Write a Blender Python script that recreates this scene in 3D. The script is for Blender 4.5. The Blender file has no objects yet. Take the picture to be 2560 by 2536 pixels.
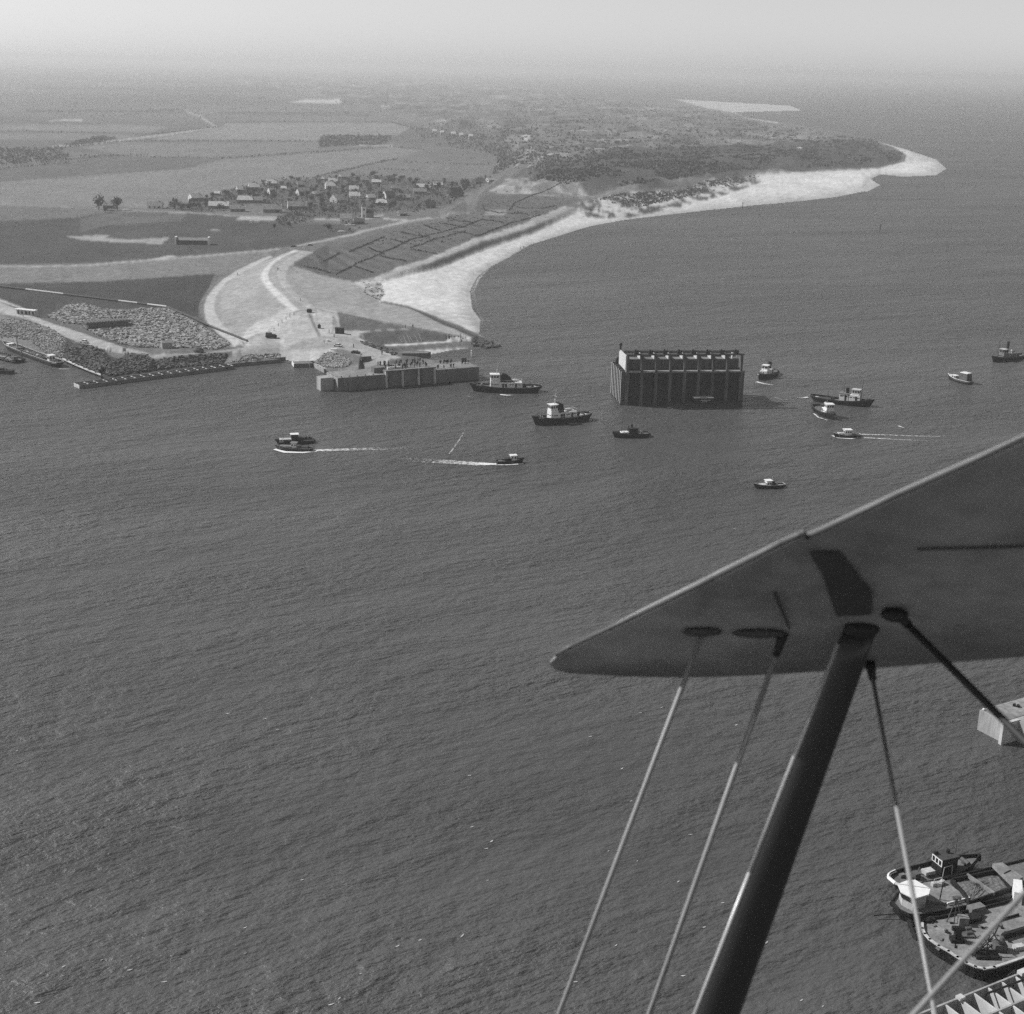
import bpy, math, random
import numpy as np
from math import sin, cos, radians as R, pi, sqrt, atan2
from mathutils import Vector, Matrix
from mathutils.bvhtree import BVHTree
from mathutils.geometry import delaunay_2d_cdt
rnd = random.Random(7)
C = bpy.context.scene.collection
scn = bpy.context.scene
# ------------------------------------------------------------------ camera
CAM_H, PITCH, ROLL, F = 125.0, R(17.4), R(1.3), 3520.0     # metres, radians, source pixels (2560 wide)
fw = np.array([0.0, cos(PITCH), -sin(PITCH)])
U0 = np.array([0.0, sin(PITCH), cos(PITCH)])
X0 = np.array([1.0, 0.0, 0.0])
rt = cos(ROLL) * X0 + sin(ROLL) * U0
up = -sin(ROLL) * X0 + cos(ROLL) * U0
cam = bpy.data.cameras.new('camera'); camo = bpy.data.objects.new('camera', cam); C.objects.link(camo)
m = Matrix(((rt[0], up[0], -fw[0], 0), (rt[1], up[1], -fw[1], 0), (rt[2], up[2], -fw[2], CAM_H), (0, 0, 0, 1)))
camo.matrix_world = m
cam.sensor_width = 36; cam.lens = 36 * F / 2560; cam.clip_start = 0.2; cam.clip_end = 60000
cam.dof.use_dof = True; cam.dof.focus_distance = 600; cam.dof.aperture_fstop = 5.0
scn.camera = camo
# ------------------------------------------------------------------ light
SUN_AZ, SUN_EL = R(76), R(42)        # azimuth from +Y towards -X
SD = Vector((-sin(SUN_AZ) * cos(SUN_EL), cos(SUN_AZ) * cos(SUN_EL), sin(SUN_EL)))
w = bpy.data.worlds.new('World'); scn.world = w; w.use_nodes = True
nt = w.node_tree; nt.nodes.clear()
sk = nt.nodes.new('ShaderNodeTexSky'); sk.sky_type = 'NISHITA'; sk.sun_disc = False
sk.sun_elevation = SUN_EL; sk.sun_rotation = -SUN_AZ; sk.air_density = 1.0; sk.dust_density = 1.0; sk.altitude = 1000
bw = nt.nodes.new('ShaderNodeRGBToBW'); bg = nt.nodes.new('ShaderNodeBackground'); wo = nt.nodes.new('ShaderNodeOutputWorld')
bg.inputs['Strength'].default_value = 0.1
nt.links.new(sk.outputs[0], bw.inputs[0]); nt.links.new(bw.outputs[0], bg.inputs['Color']); nt.links.new(bg.outputs[0], wo.inputs[0])
sl = bpy.data.lights.new('sun', 'SUN'); sl.energy = 4.3; sl.angle = R(0.5)
so = bpy.data.objects.new('sun', sl); C.objects.link(so); so.rotation_mode = 'QUATERNION'
so.rotation_quaternion = SD.to_track_quat('Z', 'Y')
vs = scn.view_settings; vs.view_transform = 'Standard'; vs.look = 'None'; vs.exposure = 0.2; vs.gamma = 1; vs.use_curve_mapping = False
scn.cycles.use_denoising = False      # the grain of the film
scn.cycles.adaptive_threshold = 0.035; scn.cycles.adaptive_min_samples = 16; scn.cycles.max_bounces = 5; scn.cycles.volume_bounces = 1; scn.cycles.transparent_max_bounces = 12
# ------------------------------------------------------------------ picture <-> ground
def ray(u, v):
    return fw + rt * ((u - 1280) / F) + up * (-(v - 1268) / F)
def G(u, v, z=0.0):
    d = ray(u, v); t = (z - CAM_H) / d[2]
    return Vector((d[0] * t, d[1] * t, z))
def P(x, y, z):                                # world -> picture (works on arrays)
    dz = z - CAM_H
    a = x * rt[0] + y * rt[1] + dz * rt[2]; b = x * up[0] + y * up[1] + dz * up[2]; c = x * fw[0] + y * fw[1] + dz * fw[2]
    return 1280 + F * a / c, 1268 - F * b / c
def AT(u, v, depth):                           # point at a given distance along the view axis
    d = ray(u, v); return Vector((d[0] * depth, d[1] * depth, CAM_H + d[2] * depth))
def hgt(u0, v0, v1, z0=0.0):                   # height above z0 of something standing at (u0,v0) whose top shows at row v1
    g = G(u0, v0, z0); lo, hi = z0, z0 + 60
    for _ in range(30):
        mid = (lo + hi) / 2
        if P(g.x, g.y, mid)[1] > v1: lo = mid
        else: hi = mid
    return lo - z0
def crop(x0, y0, k):
    return lambda x, y: (x0 + x / k, y0 + y / k)
cD = crop(0, 0, 0.75469); c1 = crop(0, 620, 2.76); c2 = crop(600, 620, 2.76); c3 = crop(200, 400, 2.76); c4 = crop(800, 330, 2.76)
cF = crop(0, 120, 1.509); cH = crop(1280, 180, 1.509); cL = crop(0, 740, 6.0375); cW = crop(700, 740, 7.43)
cT = crop(1150, 900, 5.52); cQ = crop(820, 860, 4.83); cK = crop(1520, 850, 5.084); cN = crop(2200, 2060, 4.022)
c5 = crop(1400, 780, 3.22); c6 = crop(2000, 820, 3.45); c8 = crop(640, 880, 2.2465); cR = crop(2420, 1720, 10.64)
def tr(c, *pts): return [c(*p) for p in pts]
# ------------------------------------------------------------------ materials (all greys: the photograph is black and white)
def mat(name, v, rough=0.8, var=0.25, scale=0.5, bump=0.0, spec=0.3, metal=0.0, fine=0.0, fscale=8.0, streak=False):
    m = bpy.data.materials.new(name); m.use_nodes = True; n = m.node_tree; b = n.nodes['Principled BSDF']
    b.inputs['Roughness'].default_value = rough; b.inputs['Specular IOR Level'].default_value = spec; b.inputs['Metallic'].default_value = metal
    tc = n.nodes.new('ShaderNodeTexCoord'); mp = n.nodes.new('ShaderNodeMapping'); n.links.new(tc.outputs['Object'], mp.inputs[0])
    if streak: mp.inputs['Scale'].default_value = (1, 1, 0.12)
    nz = n.nodes.new('ShaderNodeTexNoise'); nz.inputs['Scale'].default_value = scale; nz.inputs['Detail'].default_value = 5; nz.inputs['Roughness'].default_value = 0.65
    n.links.new(mp.outputs[0], nz.inputs['Vector'])
    mr = n.nodes.new('ShaderNodeMapRange'); mr.inputs['From Min'].default_value = 0.28; mr.inputs['From Max'].default_value = 0.72
    mr.inputs['To Min'].default_value = v * (1 - var); mr.inputs['To Max'].default_value = v * (1 + var)
    n.links.new(nz.outputs['Fac'], mr.inputs['Value']); out = mr.outputs[0]
    if fine:
        n2 = n.nodes.new('ShaderNodeTexNoise'); n2.inputs['Scale'].default_value = fscale; n2.inputs['Detail'].default_value = 3
        n.links.new(mp.outputs[0], n2.inputs['Vector'])
        m2 = n.nodes.new('ShaderNodeMapRange'); m2.inputs['From Min'].default_value = 0.3; m2.inputs['From Max'].default_value = 0.7
        m2.inputs['To Min'].default_value = 1 - fine; m2.inputs['To Max'].default_value = 1 + fine
        n.links.new(n2.outputs['Fac'], m2.inputs['Value'])
        mu = n.nodes.new('ShaderNodeMath'); mu.operation = 'MULTIPLY'; n.links.new(out, mu.inputs[0]); n.links.new(m2.outputs[0], mu.inputs[1]); out = mu.outputs[0]
    n.links.new(out, b.inputs['Base Color'])
    if bump:
        bp = n.nodes.new('ShaderNodeBump'); bp.inputs['Distance'].default_value = bump; n.links.new(nz.outputs['Fac'], bp.inputs['Height']); n.links.new(bp.outputs[0], b.inputs['Normal'])
    return m
ORD = ['first', 'second', 'third', 'fourth', 'fifth', 'sixth', 'seventh', 'eighth', 'ninth', 'tenth', 'eleventh', 'twelfth', 'thirteenth', 'fourteenth', 'fifteenth']
M = dict(
    gated=mat('caisson_dark', 0.095, 0.8, 0.45, 0.5, fine=0.3, fscale=2, streak=True), hull=mat('hull_black', 0.016, 0.55, 0.35, 0.8, fine=0.3, fscale=3), hull2=mat('hull_grey', 0.055, 0.6, 0.4, 0.8, fine=0.3),
    white=mat('white_paint', 0.72, 0.5, 0.1, 1.2, fine=0.08), offwhite=mat('weathered_paint', 0.45, 0.6, 0.25, 1.0, fine=0.2),
    deck=mat('deck', 0.13, 0.85, 0.35, 0.9, fine=0.25, fscale=4), deckl=mat('deck_light', 0.20, 0.85, 0.4, 0.5, fine=0.2, fscale=3),
    black=mat('black_paint', 0.015, 0.5, 0.3, 1.0), glass=mat('window_glass', 0.02, 0.12, 0.2, 1.0, spec=0.6),
    steel=mat('steel', 0.09, 0.5, 0.4, 1.5, spec=0.5), pale=mat('pale_metal', 0.4, 0.5, 0.2, 1.0), mid=mat('mid_paint', 0.17, 0.6, 0.3, 1.0, fine=0.2),
    conc=mat('concrete', 0.30, 0.9, 0.3, 0.35, bump=0.05, fine=0.18, fscale=2.5, streak=True), concd=mat('concrete_dark', 0.15, 0.9, 0.4, 0.3, fine=0.2, fscale=2.5, streak=True),
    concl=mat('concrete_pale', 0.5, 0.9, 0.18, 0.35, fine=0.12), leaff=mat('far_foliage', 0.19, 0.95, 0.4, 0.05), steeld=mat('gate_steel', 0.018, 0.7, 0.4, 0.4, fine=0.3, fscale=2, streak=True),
    cdeck=mat('caisson_deck', 0.2, 0.95, 0.35, 0.12, fine=0.3, fscale=0.9),
    roof=mat('roof_tile', 0.2, 0.9, 0.3, 0.4, fine=0.25, fscale=2), roofl=mat('roof_pale', 0.45, 0.9, 0.25, 0.4, fine=0.2), roofd=mat('roof_dark', 0.06, 0.9, 0.3, 0.4),
    wallw=mat('whitewashed_wall', 0.66, 0.9, 0.12, 0.5), wallb=mat('brick_wall', 0.2, 0.95, 0.3, 0.6, fine=0.2), wood=mat('timber', 0.1, 0.9, 0.4, 0.6, fine=0.3),
    bark=mat('bark', 0.09, 0.95, 0.3, 1.0), leaf=mat('spring_foliage', 0.15, 0.95, 0.45, 0.35, fine=0.3, fscale=1.5), leafd=mat('dark_foliage', 0.085, 0.95, 0.4, 0.35, fine=0.3, fscale=1.5),
    rock=mat('rubble', 0.27, 0.95, 0.45, 0.35, fine=0.3, fscale=1.2), gravel=mat('gravel', 0.13, 0.95, 0.35, 0.4, fine=0.4, fscale=3, bump=0.15),
    cloth=mat('dark_cloth', 0.022, 0.95, 0.5, 0.9), skin=mat('skin', 0.35, 0.7, 0.1, 1.0), tyre=mat('tyre', 0.02, 0.9, 0.2, 1.0),
    fabric=mat('doped_fabric', 0.29, 0.6, 0.4, 1.7, fine=0.06, fscale=14, spec=0.25), mark=mat('faded_mark', 0.075, 0.6, 0.3, 3.0), glint=mat('painted_glint', 0.38, 0.32, 0.1, 3.0, spec=1.0), fabrice=mat('leading_edge', 0.10, 0.5, 0.12, 3.0), strut=mat('strut_paint', 0.028, 0.35, 0.15, 3.0, spec=0.6),
    wire=mat('wire_steel', 0.24, 0.45, 0.15, 4.0, spec=0.5), marking=mat('marking_paint', 0.035, 0.6, 0.15, 3.0),
)
# ------------------------------------------------------------------ mesh builder
class MB:
    def __init__(s): s.v = []; s.f = []
    def add(s, vs, fs):
        o = len(s.v); s.v += [tuple(p) for p in vs]; s.f += [[o + i for i in f] for f in fs]; return s
    def box(s, c, d, rz=0.0, ry=0.0, taper=1.0):
        x, y, z = d[0] / 2, d[1] / 2, d[2] / 2; mt = Matrix.Rotation(rz, 3, 'Z') @ Matrix.Rotation(ry, 3, 'Y'); c = Vector(c)
        vs = [c + mt @ Vector((sx * x * (taper if sz > 0 else 1), sy * y * (taper if sz > 0 else 1), sz * z)) for sz in (-1, 1) for sy in (-1, 1) for sx in (-1, 1)]
        return s.add(vs, [(0, 2, 3, 1), (4, 5, 7, 6), (0, 1, 5, 4), (2, 6, 7, 3), (0, 4, 6, 2), (1, 3, 7, 5)])
    def cyl(s, a, b, r0, r1=None, n=8, cap=True, flat=1.0):
        a, b = Vector(a), Vector(b); r1 = r0 if r1 is None else r1
        q = (b - a).to_track_quat('Z', 'Y'); vs = []
        for p, r in ((a, r0), (b, r1)):
            for i in range(n):
                t = 2 * pi * i / n; vs.append(p + q @ Vector((r * cos(t), r * flat * sin(t), 0)))
        fs = [(i, (i + 1) % n, n + (i + 1) % n, n + i) for i in range(n)]
        if cap: fs += [tuple(range(n))[::-1], tuple(range(n, 2 * n))]
        return s.add(vs, fs)
    def tube(s, pts, r, n=6):
        for a, b in zip(pts[:-1], pts[1:]): s.cyl(a, b, r, r, n)
        return s
    def prism(s, poly, z0, z1, top=None):                 # poly: (x,y) list; z0/z1 numbers
        n = len(poly); tp = top or poly
        return s.add([(x, y, z0) for x, y in poly] + [(x, y, z1) for x, y in tp], [tuple(range(n))[::-1], tuple(range(n, 2 * n))] + [(i, (i + 1) % n, n + (i + 1) % n, n + i) for i in range(n)])
    def wall(s, pts, th, z0, z1, closed=False):           # vertical wall along a line
        pts = [Vector(p[:2]) for p in pts]
        seg = list(zip(pts[:-1], pts[1:])) + ([(pts[-1], pts[0])] if closed else [])
        for a, b in seg:
            d = (b - a); L = d.length; mid = (a + b) / 2; s.box((mid.x, mid.y, (z0 + z1) / 2), (L + th * 0.98, th, z1 - z0), atan2(d.y, d.x))
        return s
    def ball(s, c, r, n=8, k=5, sq=(1, 1, 1)):
        vs = [(c[0] + r * sq[0] * sin(pi * j / k) * cos(2 * pi * i / n), c[1] + r * sq[1] * sin(pi * j / k) * sin(2 * pi * i / n), c[2] + r * sq[2] * cos(pi * j / k)) for j in range(k + 1) for i in range(n)]
        return s.add(vs, [(j * n + i, (j + 1) * n + i, (j + 1) * n + (i + 1) % n, j * n + (i + 1) % n) for j in range(k) for i in range(n)])
    def build(s, name, mt, parent=None, smooth=False, bevel=0.0):
        me = bpy.data.meshes.new(name); me.from_pydata(s.v, [], s.f); me.materials.append(M[mt] if isinstance(mt, str) else mt); me.validate()
        if smooth: me.polygons.foreach_set('use_smooth', [True] * len(me.polygons))
        o = bpy.data.objects.new(name, me); C.objects.link(o)
        if parent: o.parent = parent
        if bevel:
            b = o.modifiers.new('bevel', 'BEVEL'); b.width = bevel; b.segments = 1; b.limit_method = 'ANGLE'
        return o
def tag(o, label=None, cat=None, group=None, kind=None):
    if label: o['label'] = label
    if cat: o['category'] = cat
    if group: o['group'] = group
    if kind: o['kind'] = kind
    return o
def thing(name, label, cat, loc=(0, 0, 0), rz=0.0, group=None):
    o = bpy.data.objects.new(name, None); C.objects.link(o); o.location = loc; o.rotation_euler = (0, 0, rz); o.empty_display_size = 0.3
    return tag(o, label, cat, group)
kids = {}
def clone(root, loc, rz, label=None, sc=None):
    if root.name not in kids: kids[root.name] = [(c, list(c.children)) for c in root.children]
    r = root.copy(); C.objects.link(r); r.location = loc; r.rotation_euler = (0, 0, rz)
    if sc: r.scale = (sc,) * 3 if not isinstance(sc, tuple) else sc
    if label: r['label'] = label
    for ch, sub in kids[root.name]:
        c = ch.copy(); C.objects.link(c); c.parent = r
        for g in sub:
            d = g.copy(); C.objects.link(d); d.parent = c
    return r
# ------------------------------------------------------------------ numpy noise
def vnoise(x, y, seed=0):
    xi = np.floor(x).astype(np.int64); yi = np.floor(y).astype(np.int64); xf = x - xi; yf = y - yi
    def h(a, b):
        n = (a * 374761393 + b * 668265263 + seed * 974634777) & 0xffffffff
        n = ((n ^ (n >> 13)) * 1274126177) & 0xffffffff
        return ((n ^ (n >> 16)) & 0xffff) / 65535.0
    s = xf * xf * (3 - 2 * xf); t = yf * yf * (3 - 2 * yf)
    return (h(xi, yi) * (1 - s) + h(xi + 1, yi) * s) * (1 - t) + (h(xi, yi + 1) * (1 - s) + h(xi + 1, yi + 1) * s) * t
def fbm(x, y, oct=4, seed=0, gain=0.5):
    a, tot, out = 1.0, 0.0, 0.0
    for k in range(oct):
        out = out + a * vnoise(x * 2 ** k, y * 2 ** k, seed + k * 17); tot += a; a *= gain
    return out / tot
def inpoly(px, py, poly):
    ins = np.zeros(px.shape, bool); n = len(poly); j = n - 1
    for i in range(n):
        xi, yi = poly[i]; xj, yj = poly[j]
        if yi != yj: ins ^= ((yi > py) != (yj > py)) & (px < (xj - xi) * (py - yi) / (yj - yi) + xi)
        j = i
    return ins
def pldist(px, py, pl, closed=False):
    d = np.full(px.shape, 1e9); q = list(pl) + ([pl[0]] if closed else [])
    for (ax, ay), (bx, by) in zip(q[:-1], q[1:]):
        L = (bx - ax) ** 2 + (by - ay) ** 2 + 1e-9; t = np.clip(((px - ax) * (bx - ax) + (py - ay) * (by - ay)) / L, 0, 1)
        d = np.minimum(d, np.hypot(px - ax - t * (bx - ax), py - ay - t * (by - ay)))
    return d
def flat(pts, z=0.0):                      # traced points lying at height z -> where their foot shows on the z=0 map
    out = []
    for u, v in pts:
        g = G(u, v, z); out.append(tuple(float(q) for q in P(g.x, g.y, 0.0)))
    return out
# ================================================================== LAND
COAST = ([(-320, 800), (-60, 835), (0, 849)] + tr(cL, (300, 870), (980, 1010), (1540, 1235)) + [(290, 940)] + tr(c1, (1100, 845), (1550, 815), (1932, 778)) +
         tr(c2, (320, 775), (500, 808), (585, 860), (640, 900), (700, 930), (1000, 905), (1350, 870), (1560, 845), (1560, 770), (1380, 765), (1240, 748), (1350, 728), (1480, 702), (1600, 694), (1700, 696), (1815, 682),
            (1735, 642), (1650, 600), (1662, 500), (1605, 420), (1590, 300), (1640, 200), (1730, 130), (1870, 60)) +
         tr(cD, (1000, 462), (1050, 447), (1115, 427), (1180, 415), (1300, 401), (1420, 388), (1500, 381), (1580, 372), (1632, 361)) +
         tr(cH, (1340, 452), (1390, 428), (1352, 404), (1390, 386), (1470, 396), (1600, 391), (1640, 365), (1600, 330), (1480, 290), (1370, 262), (1290, 237), (1190, 217), (1000, 190), (880, 174),
            (838, 152), (1095, 146), (1050, 128), (620, 103), (480, 97)) + [(1300, 214), (900, 198), (400, 183), (-320, 170)])
TIN = []
def L(pts, z, step=6):
    zs = z if isinstance(z, (list, tuple)) else [z] * len(pts)
    w_ = [G(p[0], p[1], q) for p, q in zip(pts, zs)]
    if len(w_) == 1: w_ = w_ * 2
    for a, b in zip(w_[:-1], w_[1:]):
        pa = P(a.x, a.y, 0.0); pb = P(b.x, b.y, 0.0)
        n = max(1, int(math.hypot(pb[0] - pa[0], pb[1] - pa[1]) / step))
        for i in range(n + 1):
            t = i / n; TIN.append((pa[0] * (1 - t) + pb[0] * t, pa[1] * (1 - t) + pb[1] * t, a.z * (1 - t) + b.z * t))
L(COAST, 0.0)
# beach top / dune foot, scarp top
foot = tr(c2, (960, 375), (900, 290), (1000, 235)) + [(1009, 690), (1089, 676), (1194, 632), (1338, 583), (1431, 537)] + tr(cH, (270, 527), (640, 478), (930, 397), (1100, 387), (1380, 372), (1482, 342), (1488, 315), (1440, 285), (1375, 264))
L(foot, [2, 2, 2.2] + [2.3] * 14, 4)
sct = [(952, 694), (1009, 677), (1075, 660), (1185, 614), (1333, 566), (1426, 524)]
L(sct, [3.4, 4.8, 5.2, 5.4, 5.2, 5.0], 4); L([(u - 6, v - 7) for u, v in sct], [3.6, 5.2, 5.8, 6.0, 5.8, 5.6], 4)
L([(u - 40, v - 20) for u, v in sct], [3.6, 5.0, 5.6, 6.0, 6.0, 6.0], 6)
L(tr(cH, (250, 500), (450, 470), (640, 443), (800, 410), (930, 388), (1100, 379), (1380, 362)), [5.4, 5.8, 5.4, 4.2, 3.5, 3.3, 3.3], 5)
L(tr(c2, (780, 222), (860, 215)), 2.8)
# dike
ZC = 6.6
DL = tr(c2, (375, 15), (250, 75), (200, 110), (158, 160), (145, 200), (155, 235), (180, 270), (230, 325), (280, 370), (375, 447)); L(DL, ZC - .5, 5)
DLi = tr(c2, (400, 18), (290, 70), (240, 100), (205, 145), (190, 190), (203, 228), (230, 260), (280, 315), (330, 360), (415, 437)); L(DLi, ZC - .3, 5)
DRl = tr(c2, (440, 25), (350, 72), (290, 110), (266, 145), (262, 170), (270, 205), (285, 240), (315, 280), (350, 320), (470, 410), (520, 435)); L(DRl, ZC, 5)
DRr = tr(c2, (510, 25), (440, 62), (390, 90), (345, 125), (320, 160), (318, 200), (330, 240), (360, 283), (400, 320), (550, 430)); L(DRr, ZC - .4, 5)
TOEi = tr(c1, (1890, 60), (1800, 105), (1720, 150), (1600, 215), (1540, 268), (1500, 320), (1480, 370), (1476, 420), (1490, 465), (1520, 510), (1600, 600), (1700, 660)); L(TOEi, 2.4, 5)
TOEo = tr(c1, (1850, 55), (1740, 102), (1640, 150), (1550, 208), (1480, 268), (1430, 335), (1410, 390), (1408, 430), (1418, 480), (1440, 525), (1500, 590), (1600, 660)); L(TOEo, 2.0, 5)
L(tr(c1, (1820, 45), (1600, 145), (1450, 260), (1385, 350), (1370, 430), (1400, 500), (1430, 550)), 1.1, 5)
L(tr(c2, (360, 138), (450, 150), (560, 182), (760, 235), (860, 282), (960, 375), (1100, 400), (1160, 415)), [5.4, 4.6, 3.8, 2.8, 2.6, 2.4, 2.4, 2.3], 5)
RIDGE = tr(c2, (555, 432), (670, 458), (900, 500), (1170, 540), (1330, 575), (1560, 622)); L(RIDGE, [ZC - .2, 6.0, 5.2, 4.0, 3.2, 2.4], 5)
L(tr(c2, (1165, 412), (1400, 520), (1600, 595), (1730, 638)), [2.3, 2.0, 1.4, 0.8], 5); L(tr(c2, (1200, 445), (1480, 560), (1600, 622)), 2.5)
L(tr(c2, (415, 440), (480, 438), (555, 436)), ZC - .2, 5)
L(tr(c2, (690, 558), (900, 560), (1130, 549)), [3.4, 3.4, 3.4], 5); L(tr(c2, (730, 582), (1000, 575), (1160, 556)), 3.5)
L(tr(c2, (815, 604), (900, 585), (1200, 575), (1400, 598), (1520, 628)), [3.8, 3.6, 3.4, 3.0, 2.4]); L(tr(c2, (840, 625), (990, 664), (1200, 652), (1430, 636), (1560, 630)), [2.6, 0.9, 0.9, 0.9, 1.5])
L(tr(c2, (1000, 676), (1200, 668), (1590, 640)), 1.3); L(tr(c2, (1030, 700), (1300, 672), (1600, 655)), 1.5); L(tr(c2, (1060, 716), (1230, 700), (1600, 682)), 0.5)
L(tr(c2, (820, 612), (900, 655), (980, 690), (1060, 728), (1100, 745)), 3.8); L(tr(c2, (1120, 742), (1200, 720), (1250, 742)), [3.8, 2, 0.6])
L(tr(c2, (360, 565), (470, 560), (540, 565), (650, 590), (720, 592)), [4.4, 4.4, 4.2, 4.1, 4.0])
L(tr(c2, (170, 560), (230, 520), (330, 480)), [3.8, 4.4, 5.6]); L(tr(c2, (0, 650), (170, 600), (360, 600), (600, 620), (780, 620)), [3.0, 3.6, 3.9, 4, 4])
L(tr(c2, (0, 690), (300, 670), (600, 700), (900, 740), (1020, 770), (1280, 770), (1500, 790)), [2.9, 3.2, 3.9, 4.2, 4.8, 4.9, 4.9]); L(tr(c2, (640, 850), (800, 850), (1100, 850), (1400, 830), (1520, 800)), 4.2)
L(tr(c2, (0, 760), (300, 735), (480, 760), (540, 800)), [1.4, 1.4, 1.3, 1.3])
# left bank: road, mounds, spoil
L(tr(c1, (-200, 285), (0, 375), (300, 500), (600, 600), (900, 700), (1100, 735)), 2.4); L(tr(c1, (-200, 385), (0, 450), (200, 490), (480, 625), (700, 700), (1060, 755)), 2.4)
L(tr(c1, (-200, 265), (0, 360), (300, 478), (620, 590), (880, 680)), 1.4)
L(tr(c1, (-200, 440), (0, 492), (150, 500), (330, 545), (450, 620), (500, 668)), [4, 5, 5.2, 5.0, 4.4, 3.4]); L(tr(c1, (-200, 420), (0, 468), (200, 505), (450, 615)), 2.4)
L(tr(c1, (-200, 540), (0, 600), (200, 630), (400, 730)), [2.0, 2.0, 2.2, 1.8])
L(tr(c1, (500, 668), (560, 672), (680, 705), (760, 765), (810, 800)), [3.4, 4.4, 4.2, 3.4, 2.6]); L(tr(c1, (700, 695), (830, 688), (900, 720), (1000, 728), (1030, 750), (1040, 790)), [3, 3.8, 4.0, 3.8, 3.4, 2.6])
L(tr(c1, (720, 725), (800, 760), (900, 745)), 2.2); L(tr(c1, (430, 790), (560, 820), (740, 882), (890, 858), (1040, 845)), 0.5)
L(tr(c1, (1050, 765), (1150, 735), (1240, 745), (1400, 735), (1560, 722), (1640, 715)), [2.6, 3.2, 3.0, 3.2, 3.0, 2.8]); L(tr(c1, (1060, 825), (1250, 800), (1450, 785), (1650, 775)), [0.8, 0.8, 0.9, 1.2])
L(tr(c1, (1180, 700), (1400, 715), (1650, 690), (1932, 650)), 2.6); L(tr(c1, (420, 400), (560, 392), (760, 440), (980, 430), (1150, 430), (1400, 540), (1590, 670)), [2.2, 3.4, 3.2, 3.2, 3.0, 2.8, 2.4]); L(tr(c1, (350, 470), (620, 520), (900, 520), (1150, 520), (1300, 600)), 1.8)
L(tr(c1, (500, 375), (760, 418), (980, 405), (1160, 405), (1420, 500)), 1.2); L(tr(c1, (900, 675), (1200, 690), (1500, 700)), 2.2)
L(tr(cH, (660, 120), (800, 135), (1060, 140)), [1.5, 1.5, 0.5]);  L(tr(cH, (1500, 350), (1560, 360), (1580, 345)), [2, 1.5, 1])
# polder edge road on its low bank
L(tr(c1, (-200, 122), (0, 122), (250, 124), (600, 115), (1200, 68), (1932, 5)) + tr(c3, (1500, 590), (1932, 500)), 2.0); L(tr(c4, (0, 760), (250, 690), (600, 615)), 2.0)
L(tr(c1, (-200, 245), (0, 245), (700, 235), (1450, 185)), 1.7); L(tr(c1, (-200, 105), (0, 105), (600, 98), (1200, 50), (1700, 10)), 1.3)
L(tr(c4, (0, 775), (300, 745), (600, 675), (800, 640), (1000, 600), (1150, 520), (1300, 430), (1500, 370), (1750, 380)), [3, 3, 3, 3.2, 3.4, 3.8, 4, 4.5, 5.5]); L(tr(c4, (500, 770), (700, 735), (1000, 660), (1250, 590), (1400, 530), (1700, 440)), [4.2, 4.4, 4.4, 4.6, 5, 6])
# dunes
DUNE = flat(tr(c4, (640, 700), (760, 600), (930, 480), (1150, 380), (1250, 300), (1500, 150), (1150, 60)) + tr(cF, (1480, 250), (1300, 190), (900, 130), (300, 95), (0, 90), (0, 70), (600, 72), (1300, 100), (1932, 130)) +
            tr(cH, (480, 99), (620, 108), (740, 145), (870, 178), (1000, 198), (1190, 222), (1360, 265), (1430, 290), (1475, 318), (1470, 338), (1380, 365), (1100, 378), (920, 388), (640, 450), (260, 500), (100, 560)) + tr(c2, (1300, 50), (1000, 130), (700, 150), (480, 100)), 5)
DUNE_IN = flat(tr(c4, (1150, 400), (1300, 310), (1500, 200), (1250, 40)) + tr(cF, (1560, 260), (1300, 185), (900, 125), (300, 92), (300, 78), (900, 92), (1932, 140)) + tr(cH, (450, 110), (700, 150), (900, 185), (1200, 228), (1350, 270), (1430, 300), (1430, 335), (1100, 368), (900, 378), (600, 430), (300, 470)), 8)
pts = np.array(TIN)
gu, gv = np.meshgrid(np.arange(-300, 2900, 34.0), np.arange(150, 1100, 22.0)); gu = gu.ravel(); gv = gv.ravel() + 9 * np.sin(gu * 7.1)
cf = flat(COAST, 0)
nofill = (inpoly(gu, gv, flat(tr(c2, (360, 135), (500, 20)) + tr(c4, (250, 690), (600, 615), (900, 570), (1130, 440), (1300, 340), (1480, 320), (1760, 350), (1870, 400)) + [(1480, 510), (1300, 600), (1009, 690)], 3)) | inpoly(gu, gv, flat(tr(c2, (510, 15), (375, 5), (150, 40)) + tr(c1, (1700, 60), (1400, 250), (1340, 400), (1100, 380), (600, 340), (350, 400), (-300, 250), (-300, 900), (1000, 930)) + tr(c2, (300, 950), (1750, 900), (1900, 600), (1700, 380)) + [(1300, 620), (1500, 530), (2000, 480), (2360, 470), (2380, 380), (2200, 330), (2000, 440), (1700, 470), (1460, 500), (1200, 600)] + tr(c2, (1100, 120), (760, 190)), 2))) & inpoly(gu, gv, flat(COAST, 0))
keep = ~nofill & np.array([np.min(np.hypot(pts[:, 0] - a, pts[:, 1] - b)) > 13 for a, b in zip(gu, gv)])
gu, gv = gu[keep], gv[keep]
gin = inpoly(gu, gv, cf); gd = inpoly(gu, gv, DUNE); gdi = inpoly(gu, gv, DUNE_IN)
gz = np.where(gin, np.where(gdi, 9.0, np.where(gd, 5.5, 1.2)), -5.0)
apts = np.vstack([pts, np.stack([gu, gv, gz], 1)])
res = delaunay_2d_cdt([Vector((a, b)) for a, b, _ in apts], [], [], 0, 1e-4)
tv = [Vector((0, 0, 0))] * len(res[0])
for i, (v2, org) in enumerate(zip(res[0], res[3])):
    tv[i] = Vector((v2.x, v2.y, float(apts[org[0]][2]) * 8 if org else 0))
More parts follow.
